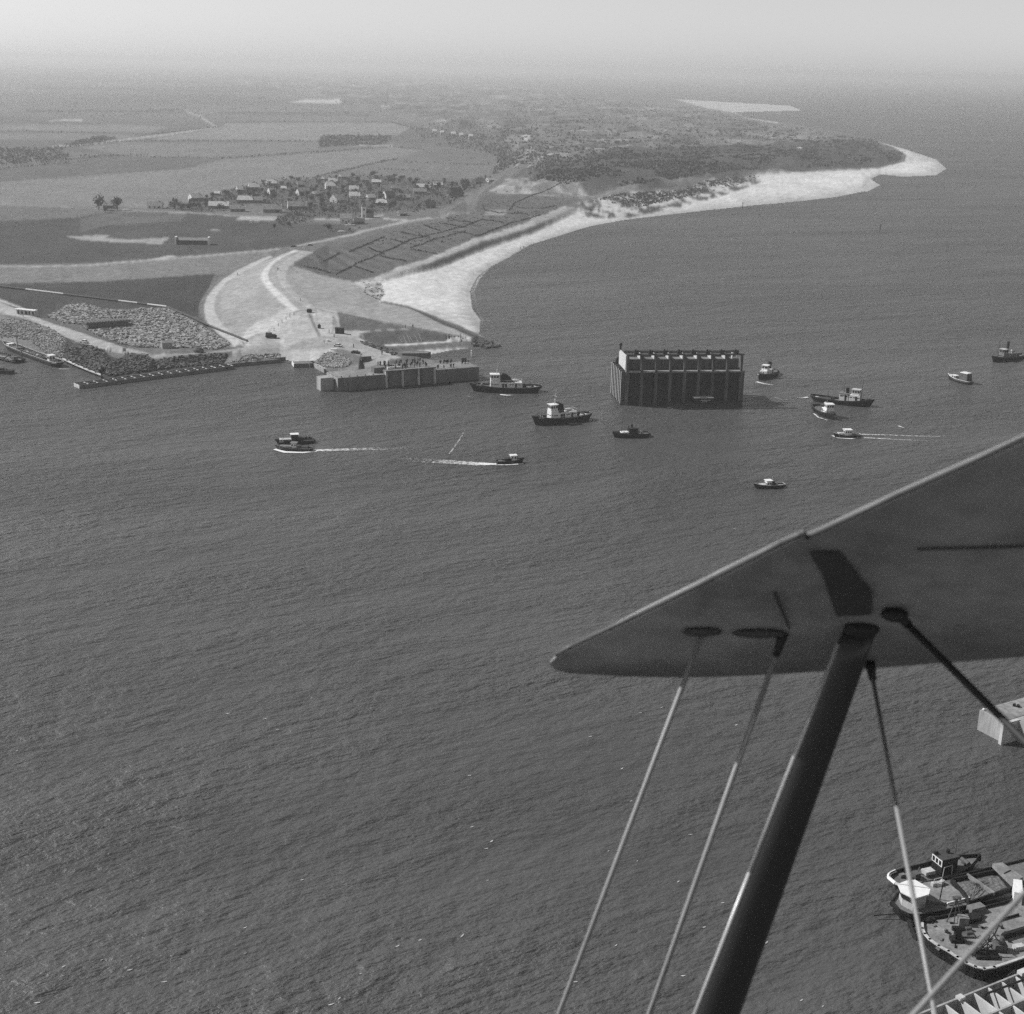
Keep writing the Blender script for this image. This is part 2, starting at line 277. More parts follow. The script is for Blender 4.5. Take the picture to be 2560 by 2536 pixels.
bvh = BVHTree.FromPolygons(tv, [list(f) for f in res[2]])
def tin_h(u, v):
    h = bvh.ray_cast(Vector((u, v, 900)), Vector((0, 0, -1)))
    return h[0].z / 8 if h[0] else -5.0
# dense grid: one vertex every couple of source pixels as seen from above the harbour, real metres on the ground
ST = 2.2
US = np.arange(-150, 2480, ST); VS = np.arange(36, 830, ST)          # rows below the horizon
GU, GR = np.meshgrid(US, VS); GV = GR + 165 + (GU - 1280) * math.tan(ROLL)
RX = fw[0] + rt[0] * (GU - 1280) / F - up[0] * (GV - 1268) / F
RY = fw[1] + rt[1] * (GU - 1280) / F - up[1] * (GV - 1268) / F
RZ = fw[2] + rt[2] * (GU - 1280) / F - up[2] * (GV - 1268) / F
TT = -CAM_H / RZ; WX = RX * TT; WY = RY * TT
near_land = inpoly(GU, GV, cf) | (pldist(GU, GV, cf, True) < 14)
H = np.full(GU.shape, -5.0)
for i, j in zip(*np.nonzero(near_land)): H[i, j] = tin_h(GU[i, j], GV[i, j])
ins_ = inpoly(GU, GV, cf); H = np.where(ins_, np.maximum(H, 0.16), np.minimum(H, -0.16))
dn = inpoly(GU, GV, DUNE).astype(float); dni = inpoly(GU, GV, DUNE_IN).astype(float)
dedge = np.clip(pldist(GU, GV, DUNE, True) / 18, 0, 1) * dn; dedi = np.clip(pldist(GU, GV, DUNE_IN, True) / 14, 0, 1) * dni
rid = 1 - np.abs(2 * fbm(WX / 120, WY / 160, 5, 3) - 1)
H += dedi * (fbm(WX / 70, WY / 90, 5, 11) - 0.5) * 16 + dedi * (rid - 0.7) * 14 + dedge * (fbm(WX / 22, WY / 26, 4, 5) - 0.5) * 2.6
H += np.clip(H / 2.5, 0.04, 1) * np.where(H > -1, (fbm(WX / 6, WY / 6, 3, 9) - 0.5) * 0.5 + (fbm(WX / 14, WY / 14, 3, 21) - 0.5) * 0.4, 0)
dikep = flat(tr(c2, (380, 10), (150, 60), (-60, 200), (-100, 350), (0, 560), (380, 450), (560, 436), (1560, 622), (1160, 412), (960, 372), (760, 232), (370, 135), (510, 20)), 5)
# ---------------- tones (surface colours traced zone by zone; slope shade painted in on scarp and cuts)
T = np.full(GU.shape, 0.125)
jx = (fbm(WX / 9, WY / 9, 3, 31) - 0.5) * 5; jy = (fbm(WX / 9, WY / 9, 3, 32) - 0.5) * 3
def Z(pts, z, tone, rough=1.0, soft=0):
    pl = flat(pts, z); T[inpoly(GU + jx * rough, GV + jy * rough, pl)] = tone
def LN(pts, z, w_, tone, rough=0.3, broken=0.0):
    pl = flat(pts, z); d = pldist(GU + jx * rough, GV + jy * rough, pl) < w_
    if broken: d &= fbm(WX / 11, WY / 11, 2, 77) > broken
    T[d] = tone
# far polder fields
fl = 0.06 + 0.12 * fbm(WX / 600, WY / 900, 3, 50); T[:] = fl
Z(tr(cF, (0, 505), (700, 455), (850, 420), (1060, 405), (1480, 375), (1600, 385), (1420, 440), (1180, 492), (950, 550), (720, 600), (0, 596)), 1.5, 0.17, 0.3)
Z(tr(cF, (-100, 503), (-100, 460), (270, 435), (390, 412), (840, 418), (700, 455), (0, 503)), 1.5, 0.10, 0.3)
Z(tr(cF, (-100, 455), (-100, 400), (200, 380), (380, 400), (270, 432)), 1.5, 0.12, 0.5)
Z(tr(cF, (300, 375), (450, 357), (1200, 357), (1200, 382), (860, 412), (500, 410)), 1.5, 0.15, 0.5)
Z(tr(cF, (560, 345), (830, 302), (850, 284), (1480, 283), (1545, 300), (1500, 330), (1230, 332), (1200, 348)), 1.5, 0.19, 0.3)
Z(tr(cF, (-100, 345), (-100, 318), (540, 325), (420, 350)), 1.5, 0.15, 0.3)
Z(tr(cF, (0, 312), (0, 290), (500, 290), (640, 300), (560, 318)), 1.5, 0.17, 0.3)
Z(tr(cF, (1080, 207), (1160, 193), (1280, 196), (1285, 210)), 1.5, 0.42, 0.2)
Z(tr(cF, (180, 276), (230, 270), (310, 268), (310, 276)), 1.5, 0.36, 0.2)
Z(tr(cF, (1420, 440), (1500, 415), (1880, 430), (1900, 470), (1750, 495), (1400, 470)), 1.5, 0.135, 0.5)
for y_, x0_, x1_, t_ in ((235, 100, 700, .09), (245, 830, 1400, .10), (180, 760, 1000, .09), (150, 100, 900, .10), (215, 500, 1080, .13), (362, 1300, 1480, .3)):
    LN(tr(cF, (x0_, y_), (x1_, y_ + 8)), 1.5, 3.5 if t_ < .2 else 1.6, t_, 1.5)
LN(tr(cF, (700, 235), (760, 262), (815, 298), (640, 325), (460, 347), (380, 358), (200, 372)), 1.5, 1.7, 0.34); LN(tr(cF, (0, 316), (400, 322), (560, 325)), 1.5, 1.2, 0.08)
# near polder (below the village)
Z(tr(c3, (-560, 420), (0, 395), (290, 345), (740, 365), (1080, 385), (1400, 430), (1800, 440), (1932, 500), (1500, 590), (1300, 620)) + tr(c1, (1200, 60), (600, 108), (0, 116), (-200, 116)), 1.5, 0.055, 0.6)
Z(tr(c3, (0, 400), (290, 350), (740, 370), (700, 420), (200, 450), (0, 500)), 1.5, 0.095)
Z(tr(c1, (-200, 128), (0, 128), (600, 120), (1200, 75), (1932, 12), (1850, 50), (1600, 140), (1500, 180), (700, 230), (0, 248), (-200, 245)), 1.8, 0.16)
Z(tr(c1, (-200, 248), (0, 248), (700, 232), (1480, 180), (1440, 270), (1370, 380), (1370, 480), (1250, 440), (1150, 412), (0, 268)), 1.6, 0.04, 0.5)
Z(tr(c1, (-200, 240), (0, 268), (700, 355), (1150, 412), (700, 440), (350, 480), (250, 475), (0, 360)), 1.6, 0.045, 0.7)
Z(tr(c3, (-100, 525), (0, 522), (200, 515), (180, 535), (330, 545), (620, 535), (560, 580), (330, 572), (160, 560), (20, 550)), 1.5, 0.27, 1.2)
Z(tr(c1, (1040, 78), (1160, 45), (1220, 58), (1100, 80)), 2, 0.36); Z(tr(c3, (1065, 408), (1130, 385), (1370, 393), (1330, 420)), 1.5, 0.33, 0.6); Z(tr(c3, (890, 475), (960, 478), (970, 487), (910, 486)), 1.5, 0.22)
LN(tr(c1, (-200, 122), (0, 122), (250, 124), (600, 115), (1200, 68), (1932, 5)), 2.4, 1.5, 0.33)
LN(tr(c3, (1500, 592), (1932, 500)) + tr(c4, (250, 690), (600, 615), (760, 590)), 2.6, 3.0, 0.30); LN(tr(c4, (600, 615), (900, 575), (1100, 545)), 3, 1.5, 0.22)
LN(tr(c3, (290, 347), (740, 362), (1080, 384), (1360, 395)), 1.5, 1.5, 0.26); LN(tr(c3, (1620, 405), (1932, 411)), 1.5, 1.5, 0.36); LN(tr(c4, (0, 600), (140, 603), (330, 595), (440, 570)), 1.5, 1.8, 0.34); LN(tr(c4, (440, 597), (600, 615)), 1.5, 1.8, 0.34)
LN(tr(c3, (-560, 300), (0, 330), (200, 340)), 1.5, 1.3, 0.2); LN(tr(c3, (-560, 470), (0, 395), (250, 352)), 1.5, 1.2, 0.035)
mw = (T < 0.1); T[mw] *= (0.75 + 0.6 * fbm(WX / 35, WY / 70, 4, 33, .6))[mw]
Z(tr(c3, (590, 338), (640, 285), (760, 300), (930, 240), (1130, 190), (1400, 138), (1600, 128), (1932, 112)) + tr(c4, (200, 305), (500, 315), (700, 340), (960, 355), (1180, 315), (1190, 350), (1000, 420), (900, 500), (640, 545), (340, 550), (120, 560)) + tr(c3, (1840, 400), (1400, 400), (1420, 350), (1180, 300), (930, 362), (750, 362)), 1.5, 0.082, 2.5)
# dune farmland with shelter belts
Z(tr(c2, (360, 135), (500, 20)) + tr(c4, (0, 780), (600, 625), (1000, 560), (1150, 420), (1450, 330), (1720, 350), (1870, 400), (1780, 470), (1540, 590), (1000, 790)) + tr(c2, (1500, 20), (1250, 90), (820, 205), (560, 175)), 6, 0.092, 0.7)
# dunes
dm = inpoly(GU + jx, GV + jy, DUNE_IN); mott = fbm(WX / 55, WY / 80, 5, 61, 0.6); T[dm] = 0.07 + 0.13 * mott[dm]
T[dm & (mott > 0.68)] = 0.3; T[dm & (mott < 0.40)] = 0.06
dk = inpoly(GU + 2 * jx, GV + 2 * jy, flat(tr(cH, (60, 400), (250, 330), (450, 295), (900, 268), (1340, 250), (1470, 300), (1470, 330), (1390, 345), (850, 365), (430, 425), (300, 445), (240, 410)), 9))
T[dk] = (0.03 + 0.06 * mott)[dk]
for pl_, t_ in ((((30, 248), (60, 240), (72, 250), (50, 256)), .4), (((112, 270), (130, 264), (154, 270), (140, 280), (118, 277)), .5), (((1075, 285), (1090, 276), (1095, 290)), .5), (((80, 318), (120, 305), (230, 312), (150, 322)), .3), (((640, 205), (660, 190), (690, 200), (670, 212)), .2)):
    Z([cH(*q) for q in pl_], 12, t_, 0.5)
LN(tr(c4, (1270, 165), (1330, 172), (1360, 210), (1350, 245)), 6, 2.2, 0.34); LN(tr(c4, (1350, 170), (1500, 140), (1700, 120)), 7, 1.2, 0.25); LN(tr(c4, (1425, 260), (1450, 232), (1570, 232)), 7, 1.6, 0.36); LN(tr(c4, (1280, 320), (1440, 312)), 7, 1.8, 0.36)
Z(tr(c4, (1370, 330), (1580, 310), (1740, 350), (1860, 400), (1700, 380), (1540, 345)), 8, 0.17); LN(tr(c4, (1790, 372), (1870, 402)), 9, 1.8, 0.4)
Z(tr(c4, (1130, 545), (1145, 510), (1285, 508), (1290, 550)), 8, 0.2)
# beach
bz = pldist(GU, GV, flat(foot, 3)); beach = inpoly(GU + jx * .6, GV + jy * .6, flat(tr(c2, (1160, 412), (960, 372), (860, 282), (880, 250), (1000, 235), (1130, 192), (1350, 150), (1640, 30)) + tr(cD, (1010, 436), (1080, 400)) + tr(cH, (270, 520), (640, 470), (930, 392), (1100, 384), (1380, 368), (1482, 340), (1488, 315), (1440, 285), (1375, 262), (1390, 250), (1700, 320), (1700, 420), (1300, 500), (600, 600), (0, 680)) + tr(c2, (1932, 60), (1800, 400), (1800, 640)), 1.5))
T[beach] = 0.42 + 0.22 * fbm(WX[beach] / 25, WY[beach] / 40, 5, 90, .65)
sp = inpoly(GU, GV, flat(tr(cH, (600, 98), (740, 143), (838, 155), (900, 180), (1000, 195), (1020, 185), (880, 165), (1120, 150), (1100, 120)), 0)); T[sp] = 0.4
edge = inpoly(GU + jx, GV + jy, flat(tr(cH, (250, 490), (420, 455), (640, 440), (760, 400), (930, 385), (940, 400), (820, 440), (640, 485), (450, 520), (270, 528)), 7)); mf = fbm(WX / 9, WY / 24, 4, 95, .7)
T[edge] = np.where(mf > 0.5, 0.45, 0.06)[edge]
def ZZ(parts, tone, rough=1.0):
    pl = [q for pts_, z_ in parts for q in flat(pts_, z_)]; T[inpoly(GU + jx * rough, GV + jy * rough, pl)] = tone
ZZ([(sct, 5.1), ([(u - 13, v - 10) for u, v in sct][::-1], 5.6)], 0.34, 2.5); ZZ([([(u, v + 1) for u, v in sct], 5.0), ([(1431, 535), (1338, 581), (1194, 630), (1089, 674), (1009, 688)], 2.4)], 0.06, 0.8)  # dark zone paints the shade of the scarp face turned from the sun
ZZ([(tr(c4, (1440, 590), (1560, 575), (1720, 520), (1790, 520), (1600, 600), (1480, 640)), 5.5)], 0.3, 1.5)
mf2 = fbm(WX / 5, WY / 4, 3, 97, .6); Zm = inpoly(GU, GV, flat(tr(c2, (770, 240), (860, 215), (960, 205), (1000, 300), (960, 375), (870, 300)), 3)); T[Zm] = np.where(mf2 > 0.42, 0.44, 0.2)[Zm]
T[beach] *= (0.66 + 0.34 * np.clip((H - .12) / 0.9, 0, 1))[beach]
# dike
asph = flat(TOEi[1:], 2.4) + flat(tr(c2, (180, 570), (230, 520), (330, 478), (375, 450)), 5) + flat(tr(c2, (415, 438), (560, 434), (670, 458)), 6.4) + flat(tr(c2, (1170, 540)), 4) + flat(tr(c2, (1600, 622), (1400, 520), (1160, 415), (960, 375), (860, 282), (760, 235)), 2.4) + flat(tr(c2, (560, 182), (450, 150), (360, 136)), 4.5) + flat(tr(c2, (390, 90), (440, 62), (510, 25), (375, 10)), 6.2)
am = inpoly(GU, GV, asph); T[am] = 0.265 + 0.03 * fbm(WX[am] / 20, WY[am] / 20, 3, 70)
Z(tr(c2, (0, 640), (100, 560), (180, 560), (230, 520), (380, 445), (370, 420), (100, 500), (-100, 640)), 5, 0.42, 3)
Z(tr(c2, (200, 555), (230, 520), (330, 478), (385, 440), (480, 440), (470, 560), (180, 590)), 5.2, 0.40)
Z(DL + DLi[::-1], 6.2, 0.52, 0.1); Z(DRl + DRr[::-1], 6.4, 0.36, 0.1); LN(DRl, 6.6, 1.1, 0.42, 0)
Z(TOEi + TOEo[::-1], 2.2, 0.40, 0.1); LN(tr(c1, (1820, 52), (1600, 150), (1450, 262), (1390, 370), (1385, 430), (1420, 510)), 2, 1.3, 0.13, .2)
Z(tr(c2, (1160, 412), (1200, 420), (1480, 545), (1735, 640), (1650, 622), (1400, 540)), 2, 0.07, 0.3); Z(tr(c2, (1560, 640), (1700, 645), (1815, 682), (1700, 698), (1600, 670)), 1, 0.10)
LN(tr(c2, (1165, 416), (1400, 525), (1600, 600), (1735, 642)), 1.8, 2.6, 0.05, 0)
# worksite
Z(tr(c1, (1600, 670), (1700, 660)) + tr(c2, (0, 640), (180, 575), (350, 555), (375, 455), (560, 438), (672, 462), (700, 560), (1170, 545), (1200, 570), (900, 585), (815, 602), (900, 655), (1060, 725), (1110, 750), (1000, 790), (850, 760), (700, 740), (500, 790), (300, 770), (0, 790)) + tr(c1, (1600, 780)), 4.5, 0.37, 0.8)
Z(tr(c2, (0, 700), (300, 665), (560, 600), (780, 605), (850, 640), (980, 700), (1080, 770), (850, 790), (700, 700), (500, 680), (300, 678), (0, 705)), 4.5, 0.28, 0.8); Z(tr(c2, (640, 690), (720, 690), (860, 760), (860, 800), (740, 770)), 4.6, 0.13)
LN(tr(c2, (480, 445), (510, 500), (548, 560)), 7, 3.5, 0.15); Z(tr(c2, (672, 462), (1160, 546), (900, 558), (695, 558)), 4.4, 0.10, 0.3); Z(tr(c2, (815, 606), (900, 588), (1200, 575), (1400, 598), (1520, 628), (1430, 640), (1200, 655), (990, 664)), 2.5, 0.085, 0.4)  # cut faces below the ridge: slope shade painted as a dark tone
LN(tr(c2, (375, 450), (420, 436), (560, 434), (670, 458), (900, 502), (1170, 542)), 6, 1.0, 0.12, .3)
Z(tr(c2, (990, 668), (1200, 656), (1590, 632), (1590, 642), (1200, 672), (1010, 680)), 1.2, 0.5); Z(tr(c2, (1040, 705), (1300, 675), (1600, 656), (1600, 684), (1330, 700), (1240, 716)), 1, 0.12); Z(tr(c2, (1220, 712), (1480, 694), (1600, 690), (1480, 710), (1250, 755)), 0.4, 0.5)
Z(tr(c2, (600, 870), (800, 780), (1000, 790), (1280, 765), (1640, 780), (1640, 820), (1000, 860)), 5, 0.2)
# left bank
Z(tr(c1, (-200, 380), (0, 450), (300, 545), (520, 680), (450, 800), (300, 760), (0, 650), (-200, 600)), 3.2, 0.16)
Z(tr(c1, (430, 640), (500, 668), (560, 672), (700, 700), (1000, 730), (1060, 765), (1240, 745), (1560, 725), (1680, 760), (1500, 812), (1100, 850), (740, 898), (430, 800)), 2.8, 0.055, 0.8)
Z(tr(c1, (720, 700), (830, 690), (900, 725), (830, 765), (760, 750)), 2.4, 0.15)
Z(tr(c1, (1500, 812), (1700, 700), (1932, 690), (1932, 775), (1560, 815)), 1.2, 0.24, 2)
Z(tr(c1, (-200, 285), (0, 375), (300, 500), (600, 600), (900, 700), (1180, 745), (1060, 765), (700, 705), (480, 630), (200, 495), (0, 452), (-200, 385)), 2.4, 0.35, 0.4)
Z(tr(c1, (1060, 765), (1040, 748), (1200, 735), (1400, 728), (1640, 690), (1932, 650), (1932, 690), (1650, 712), (1400, 740), (1200, 752)), 2.7, 0.28, 0.6); Z(tr(c1, (940, 690), (1200, 695), (1400, 712), (1200, 735), (1040, 745)), 2.3, 0.14)
Z(tr(c1, (-200, 255), (0, 350), (170, 415), (160, 425), (0, 380), (-200, 300)), 1.6, 0.42, .4)
farm = inpoly(GU, GV, flat(tr(c4, (300, 765), (600, 640), (1000, 575), (1150, 440), (1450, 340), (1700, 365), (1540, 570), (1250, 640), (1000, 770)) + tr(c2, (1250, 80), (800, 195), (400, 125), (520, 30)), 4.5))
T[farm] *= (1 + 0.28 * np.sin((WX * .8 + WY * .35) / 1.6 + 3 * fbm(WX / 30, WY / 30, 2, 8)) * np.clip(fbm(WX / 40, WY / 40, 2, 18) * 2 - .4, 0, 1))[farm]
def blur(A):
    B = np.pad(A, 1, mode='edge'); return (B[:-2, 1:-1] + 2 * B[1:-1, 1:-1] + B[2:, 1:-1]) / 4 * .7 + .15 * (B[1:-1, :-2] + B[1:-1, 2:])
T = blur(blur(T)) if len(VS) else T
T *= 1 + 0.45 * (fbm(WX / 3.2, WY / 5, 3, 41) - 0.5) + 0.3 * (fbm(WX / 28, WY / 45, 3, 43) - 0.5)
# mesh
ny, nx = GU.shape; keepv = H > -2.5
fi = keepv[:-1, :-1] | keepv[1:, :-1] | keepv[:-1, 1:] | keepv[1:, 1:]
ii, jj = np.nonzero(fi); a = ii * nx + jj; quads = np.stack([a + nx, a + nx + 1, a + 1, a], 1)
used = np.unique(quads); remap = np.zeros(ny * nx, np.int64); remap[used] = np.arange(len(used)); quads = remap[quads]
me = bpy.data.meshes.new('land'); me.vertices.add(len(used)); me.vertices.foreach_set('co', np.stack([WX.ravel()[used], WY.ravel()[used], H.ravel()[used]], 1).ravel())
me.loops.add(quads.size); me.loops.foreach_set('vertex_index', quads.ravel()); me.polygons.add(len(quads)); me.polygons.foreach_set('loop_start', np.arange(0, quads.size, 4)); me.polygons.foreach_set('use_smooth', np.ones(len(quads), bool))
me.update(calc_edges=True); at = me.attributes.new('tone', 'FLOAT', 'POINT'); at.data.foreach_set('value', T.ravel()[used].astype(np.float32))
land = bpy.data.objects.new('land', me); C.objects.link(land); tag(land, 'flat polder, dunes, beach and sea dike with roads and fields', None, None, 'structure')
lm = mat('land_surface', 0.2, 0.95, 0.2, 0.08, spec=0.15); n = lm.node_tree; b = n.nodes['Principled BSDF']
for l in list(b.inputs['Base Color'].links): n.links.remove(l)
an = n.nodes.new('ShaderNodeAttribute'); an.attribute_name = 'tone'; nz = n.nodes.new('ShaderNodeTexNoise'); nz.inputs['Scale'].default_value = 0.45; nz.inputs['Detail'].default_value = 6; nz.inputs['Roughness'].default_value = 0.75
tc = n.nodes.new('ShaderNodeTexCoord'); n.links.new(tc.outputs['Object'], nz.inputs['Vector'])
mr = n.nodes.new('ShaderNodeMapRange'); mr.inputs['From Min'].default_value = 0.3; mr.inputs['From Max'].default_value = 0.7; mr.inputs['To Min'].default_value = 0.72; mr.inputs['To Max'].default_value = 1.28
n.links.new(nz.outputs['Fac'], mr.inputs['Value']); mu = n.nodes.new('ShaderNodeMath'); mu.operation = 'MULTIPLY'; n.links.new(an.outputs['Fac'], mu.inputs[0]); n.links.new(mr.outputs[0], mu.inputs[1]); n.links.new(mu.outputs[0], b.inputs['Base Color'])
me.materials.append(lm)
HB = H; 
def ground(x, y):
    u, v = P(x, y, 0.0); j = (u - US[0]) / ST; i = (v - 165 - (u - 1280) * math.tan(ROLL) - VS[0]) / ST
    i0, j0 = int(round(i)), int(round(j))
    return float(H[i0, j0]) if 0 <= i0 < ny and 0 <= j0 < nx else 0.0
def GG(u, v, z=2.0):                        # foot of a thing that shows at (u,v) and stands on the land
    for _ in range(6):
        g = G(u, v, z); z = 0.5 * z + 0.5 * ground(g.x, g.y)
    g.z = ground(g.x, g.y); return g
# ================================================================== WATER
def water_mat():
    m = bpy.data.materials.new('sea_water'); m.use_nodes = True; n = m.node_tree; b = n.nodes['Principled BSDF']
    b.inputs['Roughness'].default_value = 0.4; b.inputs['IOR'].default_value = 1.33
    tc = n.nodes.new('ShaderNodeTexCoord')
    def nz(scale, sx, sy, rot, det=3, ro=0.55):
        mp = n.nodes.new('ShaderNodeMapping'); mp.vector_type = 'TEXTURE'; mp.inputs['Rotation'].default_value = (0, 0, R(rot)); mp.inputs['Scale'].default_value = (sx, sy, 1)
        t = n.nodes.new('ShaderNodeTexNoise'); t.inputs['Scale'].default_value = scale; t.inputs['Detail'].default_value = det; t.inputs['Roughness'].default_value = ro
        n.links.new(tc.outputs['Object'], mp.inputs[0]); n.links.new(mp.outputs[0], t.inputs['Vector']); return t.outputs['Fac']
    def ma(op, a, bb):
        q = n.nodes.new('ShaderNodeMath'); q.operation = op
        for k, x in enumerate((a, bb)):
            if isinstance(x, float): q.inputs[k].default_value = x
            else: n.links.new(x, q.inputs[k])
        return q.outputs[0]
    swell = nz(0.17, 2.2, 1, 30, 3, .6); w1 = nz(0.42, 1.8, 1, 27, 3, .6); w2 = nz(1.2, 1.6, 1, 18, 4, 0.65); gust = nz(0.010, 4, 1, 14, 5, .6); pat = nz(0.035, 2.5, 1, 25, 3)
    h = ma('ADD', ma('MULTIPLY', swell, 1.7), ma('ADD', ma('MULTIPLY', w1, 1.25), ma('MULTIPLY', w2, 0.4)))
    pm = n.nodes.new('ShaderNodeMapRange'); pm.inputs['From Min'].default_value = 0.35; pm.inputs['From Max'].default_value = 0.65; pm.inputs['To Min'].default_value = .6; pm.inputs['To Max'].default_value = 1.35; n.links.new(pat, pm.inputs['Value']); h = ma('MULTIPLY', h, pm.outputs[0])
    bp = n.nodes.new('ShaderNodeBump'); bp.inputs['Distance'].default_value = WAVE; n.links.new(h, bp.inputs['Height']); n.links.new(bp.outputs[0], b.inputs['Normal'])
    mr = n.nodes.new('ShaderNodeMapRange'); mr.inputs['From Min'].default_value = 0.3; mr.inputs['From Max'].default_value = 0.7; mr.inputs['To Min'].default_value = WTONE * 0.7; mr.inputs['To Max'].default_value = WTONE * 1.3
    n.links.new(gust, mr.inputs['Value']); n.links.new(mr.outputs[0], b.inputs['Base Color']); return m
WAVE, WTONE = 0.85, 0.072
wb = MB(); wb.add([(-26000, -2500, 0), (26000, -2500, 0), (26000, 36000, 0), (-26000, 36000, 0)], [(0, 1, 2, 3)])
tag(wb.build('sea', water_mat()), 'grey choppy sea', None, None, 'structure')
# ================================================================== HAZE
hz = bpy.data.materials.new('haze_air'); hz.use_nodes = True; n = hz.node_tree; n.nodes.clear(); pv = n.nodes.new('ShaderNodeVolumePrincipled'); ho = n.nodes.new('ShaderNodeOutputMaterial'); n.links.new(pv.outputs[0], ho.inputs['Volume'])
pv.inputs['Color'].default_value = (0.84, 0.84, 0.84, 1); pv.inputs['Density'].default_value = 0.00013; pv.inputs['Anisotropy'].default_value = 0.25
hb = MB(); hb.box((0, 16000, 64), (50000, 36000, 144)); ob = hb.build('haze', hz); tag(ob, 'thin haze over sea and land', None, None, 'stuff')
# ================================================================== CONCRETE STRUCTURES
def W2(a): return Vector((a[0], a[1], 0))
# --- the big sluice caisson being towed (46 x 19 x 20 m)
g0 = G(*cK(205, 828)); yawC = R(7.5); CL, CW = 46.6, 19.0
ca = thing('floating_sluice_caisson', 'huge dark sluice caisson with open frame top, afloat and held by tugs', 'caisson', g0, yawC)
H1, H2 = 13.4, 19.6; pit = (CL - 1.4) / 8
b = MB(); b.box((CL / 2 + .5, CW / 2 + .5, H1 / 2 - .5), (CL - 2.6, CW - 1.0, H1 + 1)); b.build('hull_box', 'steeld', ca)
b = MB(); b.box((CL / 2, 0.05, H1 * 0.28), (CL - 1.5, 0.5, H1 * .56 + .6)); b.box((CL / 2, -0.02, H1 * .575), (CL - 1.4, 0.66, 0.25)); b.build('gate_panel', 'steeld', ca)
b = MB(); b.box((CL / 2, 0.1, H1 - .25), (CL, 1.6, 0.5)); b.box((CL / 2, .25, H1 + .03), (CL - .2, 1.1, .09)); b.build('ledge', 'conc', ca)
for i in range(9):
    x = 0.7 + i * pit
    MB().box((x, -.15, H1 / 2 - .3), (1.15, 1.1, H1 + .6)).build('pier', 'gated', ca)
    MB().box((x, .1, (H1 + H2) / 2), (0.85, .8, H2 - H1)).build('post', 'gated', ca)
for i in range(7):                                   # dark fins of the end wall; white strips paint sunlight onto their edges
    y = .35 + i * (CW - .8) / 6
    fn = MB().box((-.35, y, H1 / 2 - .35), (2.6, .5, H1 + .5)).build('fin', 'gated', ca); MB().box((-1.68, y, H1 / 2 + .2), (.1, .46, H1 - .9)).build('fin_light_strip', 'white', fn)
    MB().box((CL + .3, y, H1 / 2 - .35), (1.0, .42, H1 + .5)).build('fin', 'gated', ca)
b = MB(); b.box((CL / 2, .2, H2 + .25), (CL, 1.8, .5)); b.build('top_beam', 'gated', ca)
b = MB(); b.box((CL / 2, 9.6, H1 + 3.1), (CL - 1.6, .5, 6.1)); b.build('back_wall', 'gated', ca)
MB().box((CL / 2, CW / 2 + 4.6, H1 + .35), (CL - 1.2, CW - 9.4, .7)).build('rear_deck', 'cdeck', ca)
b = MB(); b.box((CL / 2, 4.0, H1 + 1.9), (CL - 1.6, .4, 3.8)); b.build('inner_wall', 'gated', ca)
MB().box((CL / 2, 6.8, H1 + 3.75), (CL - 1.7, 5.2, .18)).build('inner_walkway', 'concd', ca)  # darker concrete stands in for the shade of front beam and posts
for i in range(1, 8): MB().box((.7 + i * pit, 6.6, H1 + 4.9), (.4, 5.4, 2.2)).build('cross_wall', 'concl', ca)
MB().box((.15, 7.2, H1 + 3.0), (.35, 13.0, 5.8)).build('end_wall', 'concl', ca)
b = MB(); b.box((CL - .4, 9, H1 + 4.9), (.35, 2, 2.2)); b.build('end_wall', 'concl', ca)
for i in range(8):                                   # winches along the crown
    x = .7 + (i + .55) * pit; b = MB(); b.cyl((x - .7, .3, H2 + 1.15), (x + .7, .3, H2 + 1.15), .62, n=10); b.box((x, .3, H2 + .75), (1.7, 1.2, .5)); b.box((x + .9, .3, H2 + 1.2), (.3, .9, 1.3)); b.ball((x - .2, .3, H2 + 1.9), .42); b.build('winch', 'black', ca)
for yy in (-.55, 1.0):
    b = MB()
    for k in range(34): x = .3 + k * (CL - .6) / 33; b.cyl((x, yy, H2 + .5), (x, yy, H2 + 1.5 + .25 * (k % 3 == 0)), .045, n=4)
    b.box((CL / 2, yy, H2 + 1.5), (CL - .6, .05, .05)); b.build('railing', 'steel', ca)
b = MB(); b.box((-.2, CW - 4, H1 + .9), (1.6, 1.2, 1.6)); b.ball((-.2, CW - 4, H1 + 2), .7); b.build('capstan', 'black', ca); b = MB(); b.cyl((.2, 12.6, H2 - .8), (.2, 12.6, H2 + 1.6), .4); b.ball((.2, 12.6, H2 + 1.8), .7); b.build('capstan', 'black', ca)
for px_ in (3.2, 6.4): MB().box((CL - px_, 5.3, H1 + 4.9), (.35, 1.6, 2.4)).build('pillar', 'concl', ca)
# work barge lying along its front
BL = 29.0; bo = thing('work_barge', 'low dark work barge with a cabin lying against the front of the floating caisson', 'barge', g0 + Matrix.Rotation(yawC, 3, 'Z') @ Vector((31.6, -3.6, 0)), yawC)
pl = [(-BL / 2, .6), (-BL / 2 + 1, -1.0), (-BL / 2 + 4, -2.2), (BL / 2 - 4, -2.4), (BL / 2 - .6, -1.4), (BL / 2, 0.4), (BL / 2 - .6, 2.2), (-BL / 2 + 2, 2.3)]
MB().prism(pl, -.4, 1.1).build('hull', 'hull2', bo); b = MB(); b.wall(pl, .22, 1.1, 1.5, True); b.build('bulwark', 'hull2', bo)
MB().box((-1.2, .2, 2.35), (7.2, 2.6, 2.5)).build('cabin', 'black', bo); cbr = MB().box((-1.2, .2, 3.7), (7.8, 3.3, .25)).build('roof', 'pale', bo); b = MB(); b.box((-.6, -1.17, 2.75), (3.9, .06, .3)); b.box((-.8, -1.17, 2.15), (2.4, .06, .18)); b.build('signboard', 'offwhite', bo)
